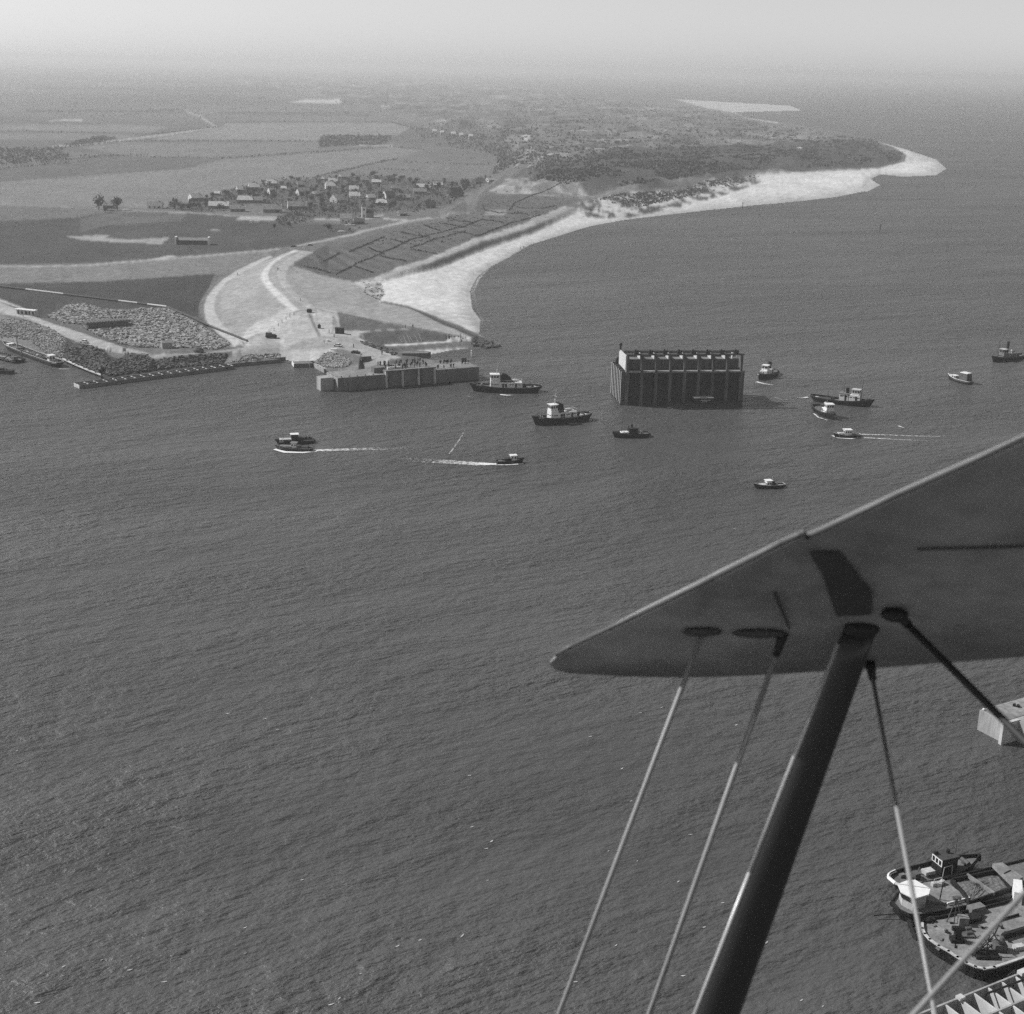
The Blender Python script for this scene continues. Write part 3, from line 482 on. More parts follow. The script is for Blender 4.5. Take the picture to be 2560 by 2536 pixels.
b = MB(); b.cyl((3.2, 0, 1.1), (3.8, 0, 3.4), .12); b.cyl((3.6, 0, 2.8), (5, .2, 1.4), .1); b.build('davit', 'steel', bo)
for px_ in (-9, 9): MB().cyl((px_, 0, 1.1), (px_, 0, 1.9), .25).build('bollard', 'steel', bo)
# --- landing caisson with the crowd
gA = G(*c2(680, 991)); yA = R(27.5); qa = thing('quay_caisson', 'long grounded concrete caisson with four lit buttresses and a crowd on its deck', 'caisson', gA, yA)
h1, hm = 5.3, 6.7; LA, LM, LR = 20.0, 22.0, 20.0; DW = 13.0
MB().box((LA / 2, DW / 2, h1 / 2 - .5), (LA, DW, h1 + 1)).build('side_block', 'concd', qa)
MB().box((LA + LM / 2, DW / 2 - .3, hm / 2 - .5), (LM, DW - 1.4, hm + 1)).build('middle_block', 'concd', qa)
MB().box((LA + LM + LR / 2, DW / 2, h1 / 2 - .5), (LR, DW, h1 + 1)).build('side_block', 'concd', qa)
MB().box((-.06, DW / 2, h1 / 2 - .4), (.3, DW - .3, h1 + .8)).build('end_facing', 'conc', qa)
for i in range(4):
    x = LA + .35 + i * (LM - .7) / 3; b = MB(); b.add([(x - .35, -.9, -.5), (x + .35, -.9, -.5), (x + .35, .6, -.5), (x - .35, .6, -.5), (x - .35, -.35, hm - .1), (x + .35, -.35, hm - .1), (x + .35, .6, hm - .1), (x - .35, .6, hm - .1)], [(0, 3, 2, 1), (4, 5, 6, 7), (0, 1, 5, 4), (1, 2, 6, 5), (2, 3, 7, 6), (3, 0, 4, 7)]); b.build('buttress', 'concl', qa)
MB().box((LA + LM / 2, -.1, hm + .06), (LM + .4, 1.5, .35)).build('coping', 'cdeck', qa)
MB().box((LA / 2, DW / 2, h1 + .03), (LA - .5, DW - .5, .06)).build('deck', 'cdeck', qa); MB().box((LA + LM + LR / 2, DW / 2, h1 + .03), (LR - .5, DW - .5, .06)).build('deck', 'cdeck', qa)
MB().box((-3.6, 1.6 + DW * .3, h1 / 2 - .5), (5.4, 5.0, h1 + .7)).build('end_pier', 'conc', qa)
b = MB(); b.box((LA - 1.2, 5, h1 + 1.1), (4.5, 3.2, 2.2)); b.build('pump_house', 'concd', qa)
b = MB(); b.box((LA + LM + LR - 1.5, DW - 1, h1 + .8), (2.2, .8, 1.5)); b.box((LA + LM + LR - 7, DW - .8, h1 + .5), (6, .2, .12)); b.build('barrier', 'hull2', qa)
for k in range(6): MB().cyl((1.5 + k * 3.4 + (22 if k > 4 else 0), .8, h1), (1.5 + k * 3.4 + (22 if k > 4 else 0), .8, h1 + .6), .22).build('bollard', 'steel', qa)
def onA(x, y, z): return gA + Matrix.Rotation(yA, 3, 'Z') @ Vector((x, y, z))
# white marker post beyond, square platform at the beach
b = MB(); g = G(*cQ(1733, 150), 0); b.cyl((0, 0, -1), (0, 0, 2.4), .3, .25); b.ball((0, 0, 2.5), .35); o = b.build('marker_post', 'white'); o.location = g; tag(o, 'short white marker post in the water behind the crowded caisson', 'marker')
g = GG(*cQ(1050, 150), .8); o = MB().prism([(-6, -2.5), (5, -2.8), (7, 0), (4, 2.6), (-5, 2.2)], -1, 1.6).build('sand_platform', 'concd'); o.location = g; o.rotation_euler.z = .2; tag(o, 'flat dark landing platform on the sand behind the crowd', 'platform')
# small quay block and low quay walls
g = G(*c2(375, 828)); o = thing('landing_stage', 'small square landing stage with one sunlit white edge in the quay corner', 'landing stage', g, R(18))
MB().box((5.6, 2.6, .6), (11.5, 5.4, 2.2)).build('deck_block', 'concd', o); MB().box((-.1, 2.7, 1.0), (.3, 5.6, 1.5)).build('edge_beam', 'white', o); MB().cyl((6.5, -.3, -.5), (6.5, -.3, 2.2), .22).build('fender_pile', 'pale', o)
def quay(name, pts, z, th, label, m='concd', cat='quay wall'):
    w_ = [G(u, v) for u, v in pts]; o = MB().wall(w_, th, -1, z).build(name, m); return tag(o, label, cat)
quay('quay_wall', tr(c1, (1600, 822), (1700, 812), (1932, 790)) + tr(c2, (120, 795), (306, 776)), 1.5, .9, 'low straight quay wall between the cell pontoon and the square landing stage')
quay('quay_wall', tr(c2, (492, 808), (540, 838), (584, 862)), 1.7, .9, 'short slanting quay wall between the landing stage and the crowded caisson', 'conc')
# --- cell pontoons
def cells(name, label, g, yaw, L_, W_, h, nx_, ny_, th, cat='pontoon', mo='concd', mi='concl', fl=.15):
    o = thing(name, label, cat, g, yaw); b = MB()
    for j in range(ny_ + 1): b.box((L_ / 2, j * W_ / ny_, h / 2 - .5), (L_, th, h + 1))
    b.build('long_walls', mo, o)
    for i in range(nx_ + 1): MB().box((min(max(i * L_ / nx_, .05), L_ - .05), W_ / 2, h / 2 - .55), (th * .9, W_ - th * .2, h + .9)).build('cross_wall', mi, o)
    MB().box((L_ / 2, W_ / 2, fl), (L_ - .2, W_ - .2, .1)).build('floor', 'hull2', o)
    return o
cells('cell_pontoon', 'long low pontoon of open cells floating in front of the dark spoil bank', G(*c1(550, 973)), R(40), 68, 5.4, 1.5, 17, 2, .28)
# jetty with piles along the bank (left)
jt = thing('pile_jetty', 'narrow pale jetty on dark piles running along the foot of the spoil bank', 'jetty', G(*cL(980, 1020)), 0)
jp = [G(*cL(x, y)) - G(*cL(980, 1020)) for x, y in ((940, 990), (1140, 1085), (1340, 1170), (1540, 1245))]
b = MB(); [b.wall([p, q], 1.1, 1.2, 1.45) for p, q in zip(jp[:-1], jp[1:])]; b.build('walkway', 'concl', jt)
for t in np.linspace(0, 1, 8):
    q = jp[0].lerp(jp[-1], t); MB().cyl((q.x, q.y - .6, -1), (q.x, q.y - .6, 2.2), .3).build('pile', 'wood', jt)
b = MB(); q = jp[-1]; b.cyl((q.x, q.y, 0), (q.x, q.y, 2.6), .35); b.ball((q.x, q.y, 3.6), 1.5, sq=(1, 1, .9)); b.build('mooring_drum', 'black', jt)
# ================================================================== BOATS
def wfun(t, sr, bl, sw):
    if t < sr: return sw + (1 - sw) * sqrt(max(0, 1 - (1 - t / sr) ** 2))
    if t > bl: return max(.02, 1 - ((t - bl) / (1 - bl)) ** 2.1)
    return 1.0
def hull(root, L_, B_, fb, fm, fs, mh='hull', md='deck', sr=.3, bl=.5, sw=.3, bw=.7, cap=None, N=22):
    vs, fs_, dk = [], [], []
    for i in range(N + 1):
        t = i / N; x = -L_ / 2 + L_ * t; w_ = wfun(t, sr, bl, sw) * B_ / 2; z = fm + (fb - fm) * max(0, (t - .4) / .6) ** 2 + (fs - fm) * max(0, (.4 - t) / .4) ** 2
        ww = w_ * (1 - .35 * max(0, t - .6) / .4); xr = -.055 * L_ * max(0, (t - .8) / .2) + .05 * L_ * max(0, (.12 - t) / .12)
        r = [(x + xr * 1.6, .75 * ww, -.8), (x + xr, .93 * ww, .15), (x, w_, z - .25), (x, w_, z), (x, max(w_ - .16, .005), z), (x, max(w_ - .18, .005), z - bw)]
        vs += r + [(p[0], -p[1], p[2]) for p in r[::-1]]; dk.append((x, max(w_ - .14, .01), z - bw + .02))
    M_ = 12
    for i in range(N):
        for k in range(M_ - 1):
            if k == 5: continue
            a = i * M_ + k; fs_.append((a, a + 1, a + M_ + 1, a + M_))
    fs_.append(tuple(range(0, 4)) + tuple(range(8, 12)))
    MB().add(vs, fs_).build('hull', mh, root)
    b = MB(); n_ = len(dk); b.add([p for p in dk] + [(p[0], -p[1], p[2]) for p in dk], [(i, i + 1, n_ + i + 1, n_ + i) for i in range(n_ - 1)]); b.build('deck', md, root)
    # rubbing strake and rail cap
    st = [(-L_ / 2 + L_ * i / N, wfun(i / N, sr, bl, sw) * B_ / 2 + .05, fm + (fb - fm) * max(0, (i / N - .4) / .6) ** 2 + (fs - fm) * max(0, (.4 - i / N) / .4) ** 2) for i in range(N + 1)]
    b = MB()
    for sgn in (1, -1): b.tube([(x, sgn * y, z - .45) for x, y, z in st], .12, 5)
    b.tube([(st[0][0], st[0][1], st[0][2] - .45), (st[0][0], -st[0][1], st[0][2] - .45)], .12, 5); b.build('rubbing_strake', 'black', root)
    if cap:
        b = MB()
        for sgn in (1, -1): b.tube([(x, sgn * (y - .12), z + .04) for x, y, z in st], .09, 4)
        b.tube([(st[0][0], st[0][1] - .1, st[0][2] + .04), (st[0][0], -st[0][1] + .1, st[0][2] + .04)], .09, 4); b.build('rail_cap', cap, root)
    return st
def cabin(root, x, y, z, l, w_, h, m='white', name='deckhouse', wins=3, win_h=.55, wz=.62, roof=None, door=0, taper=.96):
    o = MB().box((0, 0, h / 2), (l, w_, h), taper=taper).build(name, m, root, bevel=.05); o.location = (x, y, z)
    for s in (1, -1):
        for k in range(wins):
            q = MB().box(((k + .5) / wins * l - l / 2, s * (w_ / 2 * (1 - .04 * wz) + .0), h * wz), (l / wins * .62, .08, win_h)).build('window', 'glass', o)
        if door: MB().box((l * door, s * (w_ / 2 - .01), h * .45), (.7, .09, h * .8)).build('door', 'black', o)
    for s in (1, -1):
        for k in (range(3) if wins > 2 else range(2)):
            n_ = 3 if wins > 2 else 2; MB().box((s * (l / 2 * (1 - .04 * wz)), (k + .5) / n_ * w_ - w_ / 2, h * wz), (.08, w_ / n_ * .66, win_h)).build('window', 'glass', o)
    if roof: MB().box((0, 0, h + .06), (l + .5, w_ + .4, .12)).build('roof', roof, o)
    return o
def mast(root, x, z, h, rake=.0, m='pale', cross=True, name='mast'):
    b = MB(); b.cyl((x, 0, z), (x + rake * h, 0, z + h), .13, .07, 6)
    if cross: b.cyl((x + rake * h * .6, -.9, z + h * .6), (x + rake * h * .6, .9, z + h * .6), .06, n=4); b.box((x + rake * h * .35, 0, z + h * .35), (.5, .9, .1)); b.ball((x + rake * h, 0, z + h), .18); b.ball((x + rake * h * .8, 0, z + h * .8), .16)
    b.build(name, m, root)
def gear(root, items):
    for nm, m, fn in items: b = MB(); fn(b); b.build(nm, m, root)
def tyres(root, st, n, r=.38, side=(1, -1)):
    for s in side:
        for k in range(n):
            x, y, z = st[int(3 + (len(st) - 9) * k / max(1, n - 1))]; b = MB(); b.cyl((x, s * (y + .05), z - .75), (x, s * (y + .27), z - .75), r, n=9); b.build('fender', 'tyre', root)
def boat(name, label, cat, stern, bow, group=None):
    a, c = G(*stern), G(*bow); mid = (a + c) / 2; yaw = atan2(c.y - a.y, c.x - a.x); return thing(name, label, cat, mid, yaw, group), (c - a).length, yaw
def big_tug(name, label, stern, bow, kind):
    t, L_, yaw = boat(name, label, 'tugboat', stern, bow); L_ *= 1.02; B_ = L_ * .25
    st = hull(t, L_, B_, 3.6, 2.1, 2.5, cap='mid', sw=.35)
    dz = 1.45
    h = cabin(t, -.02 * L_, 0, dz, L_ * .42, B_ * .56, 2.5, 'white' if kind == 0 else 'white', wins=4, win_h=.3, wz=.66, door=-.28)
    for s in (1, -1):
        MB().box((L_ * .06, s * B_ * .279, 1.15), (.7, .1, 1.9)).build('door', 'black', h); MB().box((L_ * .02, s * B_ * .279, 1.15), (.6, .1, 1.9)).build('door', 'black', h)
    cabin(t, L_ * .15, 0, dz + .2, L_ * .13, B_ * .5, 3.2, 'white', 'forward_deckhouse', wins=2, win_h=.28, wz=.5)
    wh = cabin(t, L_ * .155, 0, dz + 3.3, L_ * .115, B_ * .42, 2.3, 'white', 'wheelhouse', wins=3, win_h=.85, wz=.62, roof='white', taper=.92)
    b = MB(); fx = L_ * .035 if kind == 0 else L_ * .07
    prof = [(-3.0, 0), (1.6, 0), (1.6, 2.6), (.9, 3.2), (-.6, 2.9), (-2.2, 1.6)] if kind == 0 else [(-1.5, 0), (1.2, 0), (1.2, 2.9), (.4, 3.4), (-1.0, 2.9)]
    n_ = len(prof); b.add([(fx + px - .6, -.95, dz + 2.5 + pz) for px, pz in prof] + [(fx + px - .6, .95, dz + 2.5 + pz) for px, pz in prof], [tuple(range(n_)), tuple(range(n_, 2 * n_))[::-1]] + [(i, (i + 1) % n_, n_ + (i + 1) % n_, n_ + i) for i in range(n_)]); b.build('funnel', 'black', t, bevel=.15)
    mast(t, L_ * .13, dz + 5.6, 5.0, -.14)
    gear(t, [('anchor_winch', 'steel', lambda b: (b.box((L_ * .33, 0, 2.3), (1.6, 1.6, .7)), b.cyl((L_ * .33, -1.2, 2.8), (L_ * .33, 1.2, 2.8), .4))),
             ('towing_hook', 'black', lambda b: (b.box((-L_ * .26, 0, 2.0), (1.4, 1.2, 1.1)), b.cyl((-L_ * .26, 0, 2), (-L_ * .26, 0, 3.2), .25))),
             ('towing_bitts', 'steel', lambda b: (b.cyl((-L_ * .36, -1, 1.5), (-L_ * .36, -1, 2.9), .22), b.cyl((-L_ * .36, 1, 1.5), (-L_ * .36, 1, 2.9), .22), b.box((-L_ * .36, 0, 2.4), (.3, 3, .25)))),
             ('tow_rope', 'offwhite', lambda b: (b.tube([(-L_ * .38 + cos(a) * 1.1, sin(a) * 1.1, 1.95) for a in np.linspace(0, 6.3, 12)], .22, 5))),
             ('railing', 'pale', lambda b: (b.tube([(L_ * .08, -B_ * .26, dz + 3.4), (-L_ * .22, -B_ * .26, dz + 3.4), (-L_ * .22, B_ * .26, dz + 3.4), (L_ * .08, B_ * .26, dz + 3.4)], .05, 4), [b.cyl((x, s * B_ * .26, dz + 2.5), (x, s * B_ * .26, dz + 3.4), .05, n=4) for x in np.linspace(-L_ * .22, L_ * .08, 7) for s in (1, -1)])),
             ('lifeboat', 'offwhite', lambda b: b.ball((-L_ * .12, 0, dz + 3.1), 1, sq=(2.2, .8, .5)))])
    b = MB(); [b.box((L_ * .36 + k * 1.1, s * (B_ * .34 - k * .3), 2.9), (.85, .06, .22)) for k in (0, 1) for s in (1, -1)]; b.build('name_plate', 'offwhite', t)
    tyres(t, st, 6); return t, L_, yaw
T1 = big_tug('tugboat', 'large tug with big sloping black funnel beside the end of the crowded caisson', cT(1115, 436), cT(140, 432), 0)
T2 = big_tug('tugboat', 'large tug with white wheelhouse block, nearest of the big tugs, bow towards the lower left', cT(1790, 812), cT(1000, 905), 1)
# tug to the right of the big caisson
t, L_, yaw = boat('tugboat', 'tug seen bow-on just right of the floating caisson, foam at its bow', 'tugboat', c5(1735, 492), c5(1592, 552)); L_ *= 1.0; st = hull(t, L_, 5.6, 3.0, 1.7, 1.9, cap='mid'); cabin(t, L_ * .02, 0, 1.1, 7.5, 3.4, 2.2, 'white', wins=3, win_h=.3, door=-.3); cabin(t, L_ * .1, 0, 3.3, 2.6, 2.6, 2.0, 'white', 'wheelhouse', 2, .8, .6, 'white')
MB().cyl((-2.2, 0, 3.2), (-2.5, 0, 6.2), .8, .7, 12).build('funnel', 'black', t); mast(t, .2, 5.2, 6.5, -.05, 'steel'); gear(t, [('anchor_winch', 'steel', lambda b: (b.box((5.6, 0, 1.9), (1.3, 1.4, .9)), b.cyl((5.6, -1, 2.3), (5.6, 1, 2.3), .35))), ('towing_hook', 'black', lambda b: b.box((-5.4, 0, 1.8), (1.2, 1, 1.1))), ('bow_fender', 'pale', lambda b: b.ball((L_ * .485, 0, 2.4), .5))]); tyres(t, st, 4)
# long tug with two white houses
t, L_, yaw = boat('tugboat', 'long low tug with two separate white deckhouses, its bow to the right', 'tugboat', c6(95, 622), c6(630, 686)); L_ *= 1.02; st = hull(t, L_, 6.0, 3.2, 1.7, 2.2, cap='hull2', bw=.8)
cabin(t, L_ * .03, .2, 1.1, 3.6, 3.2, 3.3, 'white', 'aft_house', 2, .4, .7, 'mid', door=.2); cabin(t, L_ * .2, .2, 1.1, 4.4, 3.4, 3.1, 'white', 'deckhouse', 3, .3, .7, None, door=.15); cabin(t, L_ * .21, .2, 4.2, 3.0, 2.7, 2.1, 'white', 'wheelhouse', 3, .85, .62, 'offwhite')
MB().cyl((1.9, .2, 1.2), (1.8, .2, 6.6), .75, .65, 12).build('funnel', 'black', t); mast(t, L_ * .29, 2, 9.0, .04, 'steel'); mast(t, L_ * .02, 4.4, 3.4, 0, 'steel', False, 'aerial')
gear(t, [('towing_hook', 'black', lambda b: (b.box((-3.6, 0, 1.5), (1.4, 1.6, 1.2)))), ('hold_coaming', 'hull2', lambda b: (b.box((-L_ * .28, 0, 1.3), (6, 3, .5)))), ('anchor_winch', 'steel', lambda b: (b.box((L_ * .38, 0, 2.4), (1.4, 1.6, .9)), b.cyl((L_ * .38, -1.1, 2.7), (L_ * .38, 1.1, 2.7), .4))), ('rope_coil', 'offwhite', lambda b: b.cyl((-L_ * .4, 0, 1.3), (-L_ * .4, 0, 1.7), .8))]); tyres(t, st, 5)
# tug just below it
t, L_, yaw = boat('tugboat', 'stubby tug with white wheelhouse heading down the picture below the long tug', 'tugboat', c6(140, 700), c6(290, 800)); st = hull(t, L_, 5.4, 2.8, 1.6, 1.9, cap='hull2', sw=.5); cabin(t, L_ * .14, 0, 1.0, 5.0, 3.2, 2.1, 'white', wins=3, win_h=.3, door=-.3); cabin(t, L_ * .2, 0, 3.1, 2.8, 2.9, 2.0, 'white', 'wheelhouse', 3, .8, .62, 'white')
MB().cyl((.4, 0, 3.0), (.1, 0, 5.0), .6, .55, 10).build('funnel', 'white', t); mast(t, 1.6, 5.0, 4.6, -.03, 'steel'); gear(t, [('towing_hook', 'black', lambda b: (b.box((-2.6, 0, 1.5), (1, 1, 1)))), ('towing_arch', 'steel', lambda b: b.tube([(-4.4, -2, 1.4), (-4.4, -1.2, 2.6), (-4.4, 1.2, 2.6), (-4.4, 2, 1.4)], .12)), ('skylight', 'offwhite', lambda b: b.box((-.9, 0, 1.5), (1.2, 1.2, .8)))]); tyres(t, st, 5)
# steam tug, far right
t, L_, yaw = boat('steam_tug', 'dark old steam tug with one tall thin funnel at the right edge', 'tugboat', c6(1925, 258), c6(1648, 298)); st = hull(t, L_, 5.6, 3.0, 1.7, 2.0, cap='mid'); cabin(t, .5, 0, 1.2, 9.0, 3.2, 2.0, 'mid', wins=4, win_h=.35); cabin(t, 3.4, 0, 3.2, 2.6, 2.8, 2.2, 'mid', 'wheelhouse', 2, .8, .62, 'offwhite')
MB().cyl((1.0, 0, 3.1), (.7, 0, 8.8), .62, .6, 12).build('funnel', 'black', t); mast(t, 7.0, 2.2, 8.0, 0, 'steel', False); gear(t, [('ventilator', 'white', lambda b: (b.cyl((-1.4, .8, 3.1), (-1.4, .8, 4.4), .22), b.ball((-1.2, .8, 4.5), .4))), ('lifeboat', 'mid', lambda b: b.ball((-3.6, -.4, 3.6), 1, sq=(1.9, .7, .5))), ('towing_hook', 'black', lambda b: b.box((-7, 0, 1.7), (1.2, 1.2, 1))), ('anchor_winch', 'steel', lambda b: b.box((8.4, 0, 2.4), (1.3, 1.4, .9)))]); tyres(t, st, 3)
# boxy vessel
t, L_, yaw = boat('workboat', 'small workboat with white bow and tall dark box cargo under a pale roof aft', 'boat', c6(1475, 490), c6(1272, 440)); st = hull(t, L_, 4.2, 2.4, 1.3, 1.2, cap='white', sw=.7, mh='hull', md='deckl'); cabin(t, L_ * .2, 0, .8, 2.2, 2.0, 1.5, 'white', 'wheelhouse', 2, .5, .62, 'white')
MB().box((-L_ * .24, 0, 2.5), (4.6, 3.4, 3.6), taper=.85).build('cargo_box', 'wood', t); MB().box((-L_ * .24, 0, 4.45), (3.9, 3.0, .3)).build('cargo_roof', 'white', t); mast(t, -.3, 1, 5.2, 0, 'steel', False); gear(t, [('bow_shelter', 'white', lambda b: b.box((L_ * .34, 0, 1.9), (1.8, 1.5, .5))), ('ladder', 'steel', lambda b: (b.cyl((-L_ * .45, .6, 1), (-L_ * .45, .6, 4.2), .06), b.cyl((-L_ * .45, -.6, 1), (-L_ * .45, -.6, 4.2), .06)))])
# launches
def launch(label, stern, bow, hullm, spec, name='launch', B_=3.2, fb=1.7, fm=1.0):
    t, L_, yaw = boat(name, label, 'boat', stern, bow); st = hull(t, L_, B_, fb, fm, fm, mh=hullm, md=spec.get('deck', 'deck'), sw=.7, bw=.4, cap=spec.get('cap')); spec['fn'](t, L_); return t, L_, yaw
def sp1(t, L_): cabin(t, L_ * .18, 0, .6, 3.2, 2.0, 1.1, 'offwhite', 'fore_cabin', 3, .3); cabin(t, -.1, 0, .6, 2.6, 2.2, 2.2, 'white', 'wheelhouse', 3, .6, .66, 'white'); mast(t, 2.0, 1.6, 3.0, 0, 'steel', False, 'aerial'); gear(t, [('bench', 'wood', lambda b: b.box((-L_ * .3, 0, .9), (2, 1.6, .3)))])
B10 = launch('white cabined launch speeding left with two long white wake lines', c6(518, 940), c6(287, 945), 'hull', dict(fn=sp1, deck='deckl', cap='offwhite'))
def sp2(t, L_): cabin(t, L_ * .1, 0, .6, 2.0, 1.7, 2.0, 'white', 'wheelhouse', 2, .6, .66, 'white'); cabin(t, -.8, 0, .5, 2.2, 1.8, 1.2, 'black', 'engine_casing', 2, .3); mast(t, L_ * .26, 1.0, 3.6, 0, 'steel', False); gear(t, [('bench', 'wood', lambda b: b.box((-L_ * .35, 0, .8), (1.4, 1.6, .3)))])
B5 = launch('little dark launch with small white wheelhouse heading right, broad foamy wake', c8(1352, 628), c8(1505, 620), 'hull', dict(fn=sp2), B_=2.8)
def sp3(t, L_): cabin(t, L_ * .2, 0, .6, 4.4, 2.2, .9, 'mid', 'fore_cabin', 4, .25); cabin(t, -.1, 0, .7, 1.8, 1.9, 1.9, 'white', 'wheelhouse', 2, .5, .66, 'mid'); cabin(t, -L_ * .25, 0, .6, 3.4, 2.1, .8, 'hull2', 'aft_cabin', 3, .22)
B4 = launch('low grey patrol launch running left with white water along its side', c8(318, 556), c8(108, 548), 'hull2', dict(fn=sp3, cap='mid'), B_=3.0)
def sp4(t, L_): cabin(t, L_ * .24, 0, .7, 4.2, 2.4, 1.0, 'offwhite', 'fore_cabin', 4, .3); cabin(t, 0.2, 0, .8, 2.4, 2.2, 2.4, 'black', 'wheelhouse', 2, .5, .66, 'white'); cabin(t, -1.6, 0, .6, 2.0, 2.2, 1.4, 'black', 'engine_casing', 2, .3); mast(t, L_ * .3, 1.4, 2.6, 0, 'steel', False)
B3 = launch('dark passenger launch carrying standing people aft, behind the grey patrol launch', c8(332, 508), c8(108, 517), 'hull', dict(fn=sp4, cap='hull2'), B_=3.4)
def sp5(t, L_): cabin(t, L_ * .16, 0, 1.0, 3.2, 2.4, 1.0, 'white', 'fore_cabin', 3, .25); cabin(t, -.6, 0, .9, 3.4, 2.6, 2.4, 'black', 'deckhouse', 3, .5, .66, 'hull2'); mast(t, L_ * .26, 1.4, 4.4, 0, 'steel', True); gear(t, [('derrick', 'pale', lambda b: (b.cyl((-2.8, 0, 1), (-2.6, 0, 4.4), .09), b.cyl((-2.6, 0, 1.6), (-1.0, 0, 4.6), .08))), ('winch', 'pale', lambda b: b.cyl((-4, -.8, 1.5), (-4, .8, 1.5), .4)), ('funnel', 'black', lambda b: b.cyl((-.2, 0, 3.3), (-.3, 0, 4.5), .4, .35, 10)), ('ventilator', 'steel', lambda b: (b.cyl((1.2, .5, 3), (1.2, .5, 3.9), .15), b.ball((1.3, .5, 4), .28)))]) 
B6 = launch('dark salvage boat with white fore cabin and light derrick in front of the floating caisson', c5(718, 1000), c5(420, 1012), 'hull', dict(fn=sp5, cap='hull2'), name='salvage_boat', B_=4.0, fb=2.2, fm=1.3)
c13 = crop(1860, 1160, 13.8)
def sp6(t, L_): cabin(t, L_ * .2, 0, .6, 2.6, 1.9, .7, 'offwhite', 'fore_cabin', 2, .25); cabin(t, L_ * .03, 0, .6, 1.8, 1.9, 1.8, 'white', 'wheelhouse', 2, .5, .5, 'white'); cabin(t, -.9, 0, .5, 1.3, 1.7, 1.7, 'black', 'engine_casing', 1, .3); mast(t, -1.3, 1.4, 2.6, .12, 'offwhite', False); gear(t, [('locker', 'mid', lambda b: b.box((-2.4, .3, .9), (.9, .9, .5))), ('life_ring', 'white', lambda b: b.cyl((-1.9, -.9, 1.3), (-1.9, -1.0, 1.3), .35))])
B13 = launch('small cabin boat with grey decks and dark hull lying alone nearest the wing', c13(1385, 790), c13(330, 850), 'hull', dict(fn=sp6, deck='deckl', cap='pale'), B_=3.0)
# barges moored at the left bank
t, L_, yaw = boat('river_barge', 'long barge with pale gunwale and cluttered hold moored at the left bank', 'barge', cL(900, 1085), cL(40, 770)); L_ = 38; st = hull(t, 30, 5.6, 2.6, 2.0, 2.2, mh='hull', md='deck', cap='pale', sw=.6, sr=.12, bl=.8)
t.location = (G(*cL(880, 1070)) + G(*cL(60, 790))) / 2 + Vector((0, 1, 0)); t.scale = ((G(*cL(900, 1085)) - G(*cL(40, 770))).length / 30, 1, 1)
cabin(t, -10.5, 0, 1.5, 1.2, 2.6, 2.4, 'white', 'wheelhouse', 2, .9, .55, 'white'); cabin(t, 11, 0, 1.5, 1.4, 2.6, 1.2, 'white', 'fore_cabin', 1, .3)
gear(t, [('mast', 'wood', lambda b: b.cyl((7, 0, 1.4), (7.2, 0, 7.5), .18, .12)), ('cargo_boom', 'pale', lambda b: b.cyl((6.8, 0, 2), (9.6, -.6, 6), .1)), ('hatch_coaming', 'hull2', lambda b: (b.wall([(-8.5, -1.7), (5.5, -1.7), (5.5, 1.7), (-8.5, 1.7)], .2, 1.3, 2.3, True))), ('winch', 'steel', lambda b: (b.cyl((-12.5, -1, 2), (-12.5, 1, 2), .5), b.box((-12.8, 0, 1.8), (1.6, 1.2, .6)))), ('anchor_winch', 'steel', lambda b: b.cyl((12.6, -1, 2.3), (12.6, 1, 2.3), .4))])
for k in range(9): b = MB(); b.box((0, 0, .3), (.9, .8, .8), rnd.random()); o = b.build('hatch_board', 'offwhite' if k % 3 == 0 else 'deck', t); o.location = (-8 + k * 1.5, rnd.uniform(-.8, .8), 1.5)
t, L_, yaw = boat('dredging_barge', 'dark dredging barge with a loop of hose on its deck at the left edge', 'barge', cL(500, 1060), cL(-500, 870)); st = hull(t, 21, 6, 1.6, 1.3, 1.4, mh='hull', md='deckl', sw=.8, sr=.1, bl=.85); t.location = G(*cL(100, 960)); t.rotation_euler.z = R(142)
gear(t, [('hose', 'black', lambda b: b.tube([(4 + 4.5 * cos(a), 1.9 * sin(a), 1.25 + .4 * sin(2 * a)) for a in np.linspace(0, 2 * pi, 20)], .22)), ('pump', 'steel', lambda b: (b.box((-6, 0, 1.5), (2.2, 2, 1.2)), b.cyl((-4.6, -.6, 1.6), (-3.4, -.6, 1.6), .5))), ('spud_pole', 'steel', lambda b: b.cyl((-8.6, -2, -1), (-8.6, -2, 5), .25))])
for k in range(6): MB().cyl((-2.4 + k * 1.5, -2.4, 1.0), (-2.4 + k * 1.5, -2.4, 1.9), .14).build('rail_post', 'black', t)
t, L_, yaw = boat('mooring_pontoon', 'black pontoon moored in the lower left shadow of the bank', 'pontoon', cL(-400, 1150), cL(140, 1170)); MB().prism([(-9, -2), (9, -2), (9.6, 0), (9, 2), (-9, 2)], -.4, 1.4).build('hull', 'black', t); MB().cyl((7, -1, 1.4), (7, -1, 2.4), .3).build('bollard', 'steel', t); MB().box((4.6, 0, 1.8), (1.6, 1.4, .8)).build('hatch', 'hull2', t)
o = MB(); o.ball((0, 0, 0), 1, 12, 6, (2.9, .9, .35)); o = o.build('dinghy', 'mid'); o.location = G(*cL(985, 1105)); o.rotation_euler.z = R(-8); tag(o, 'small upturned dinghy afloat beside the pile jetty', 'dinghy')
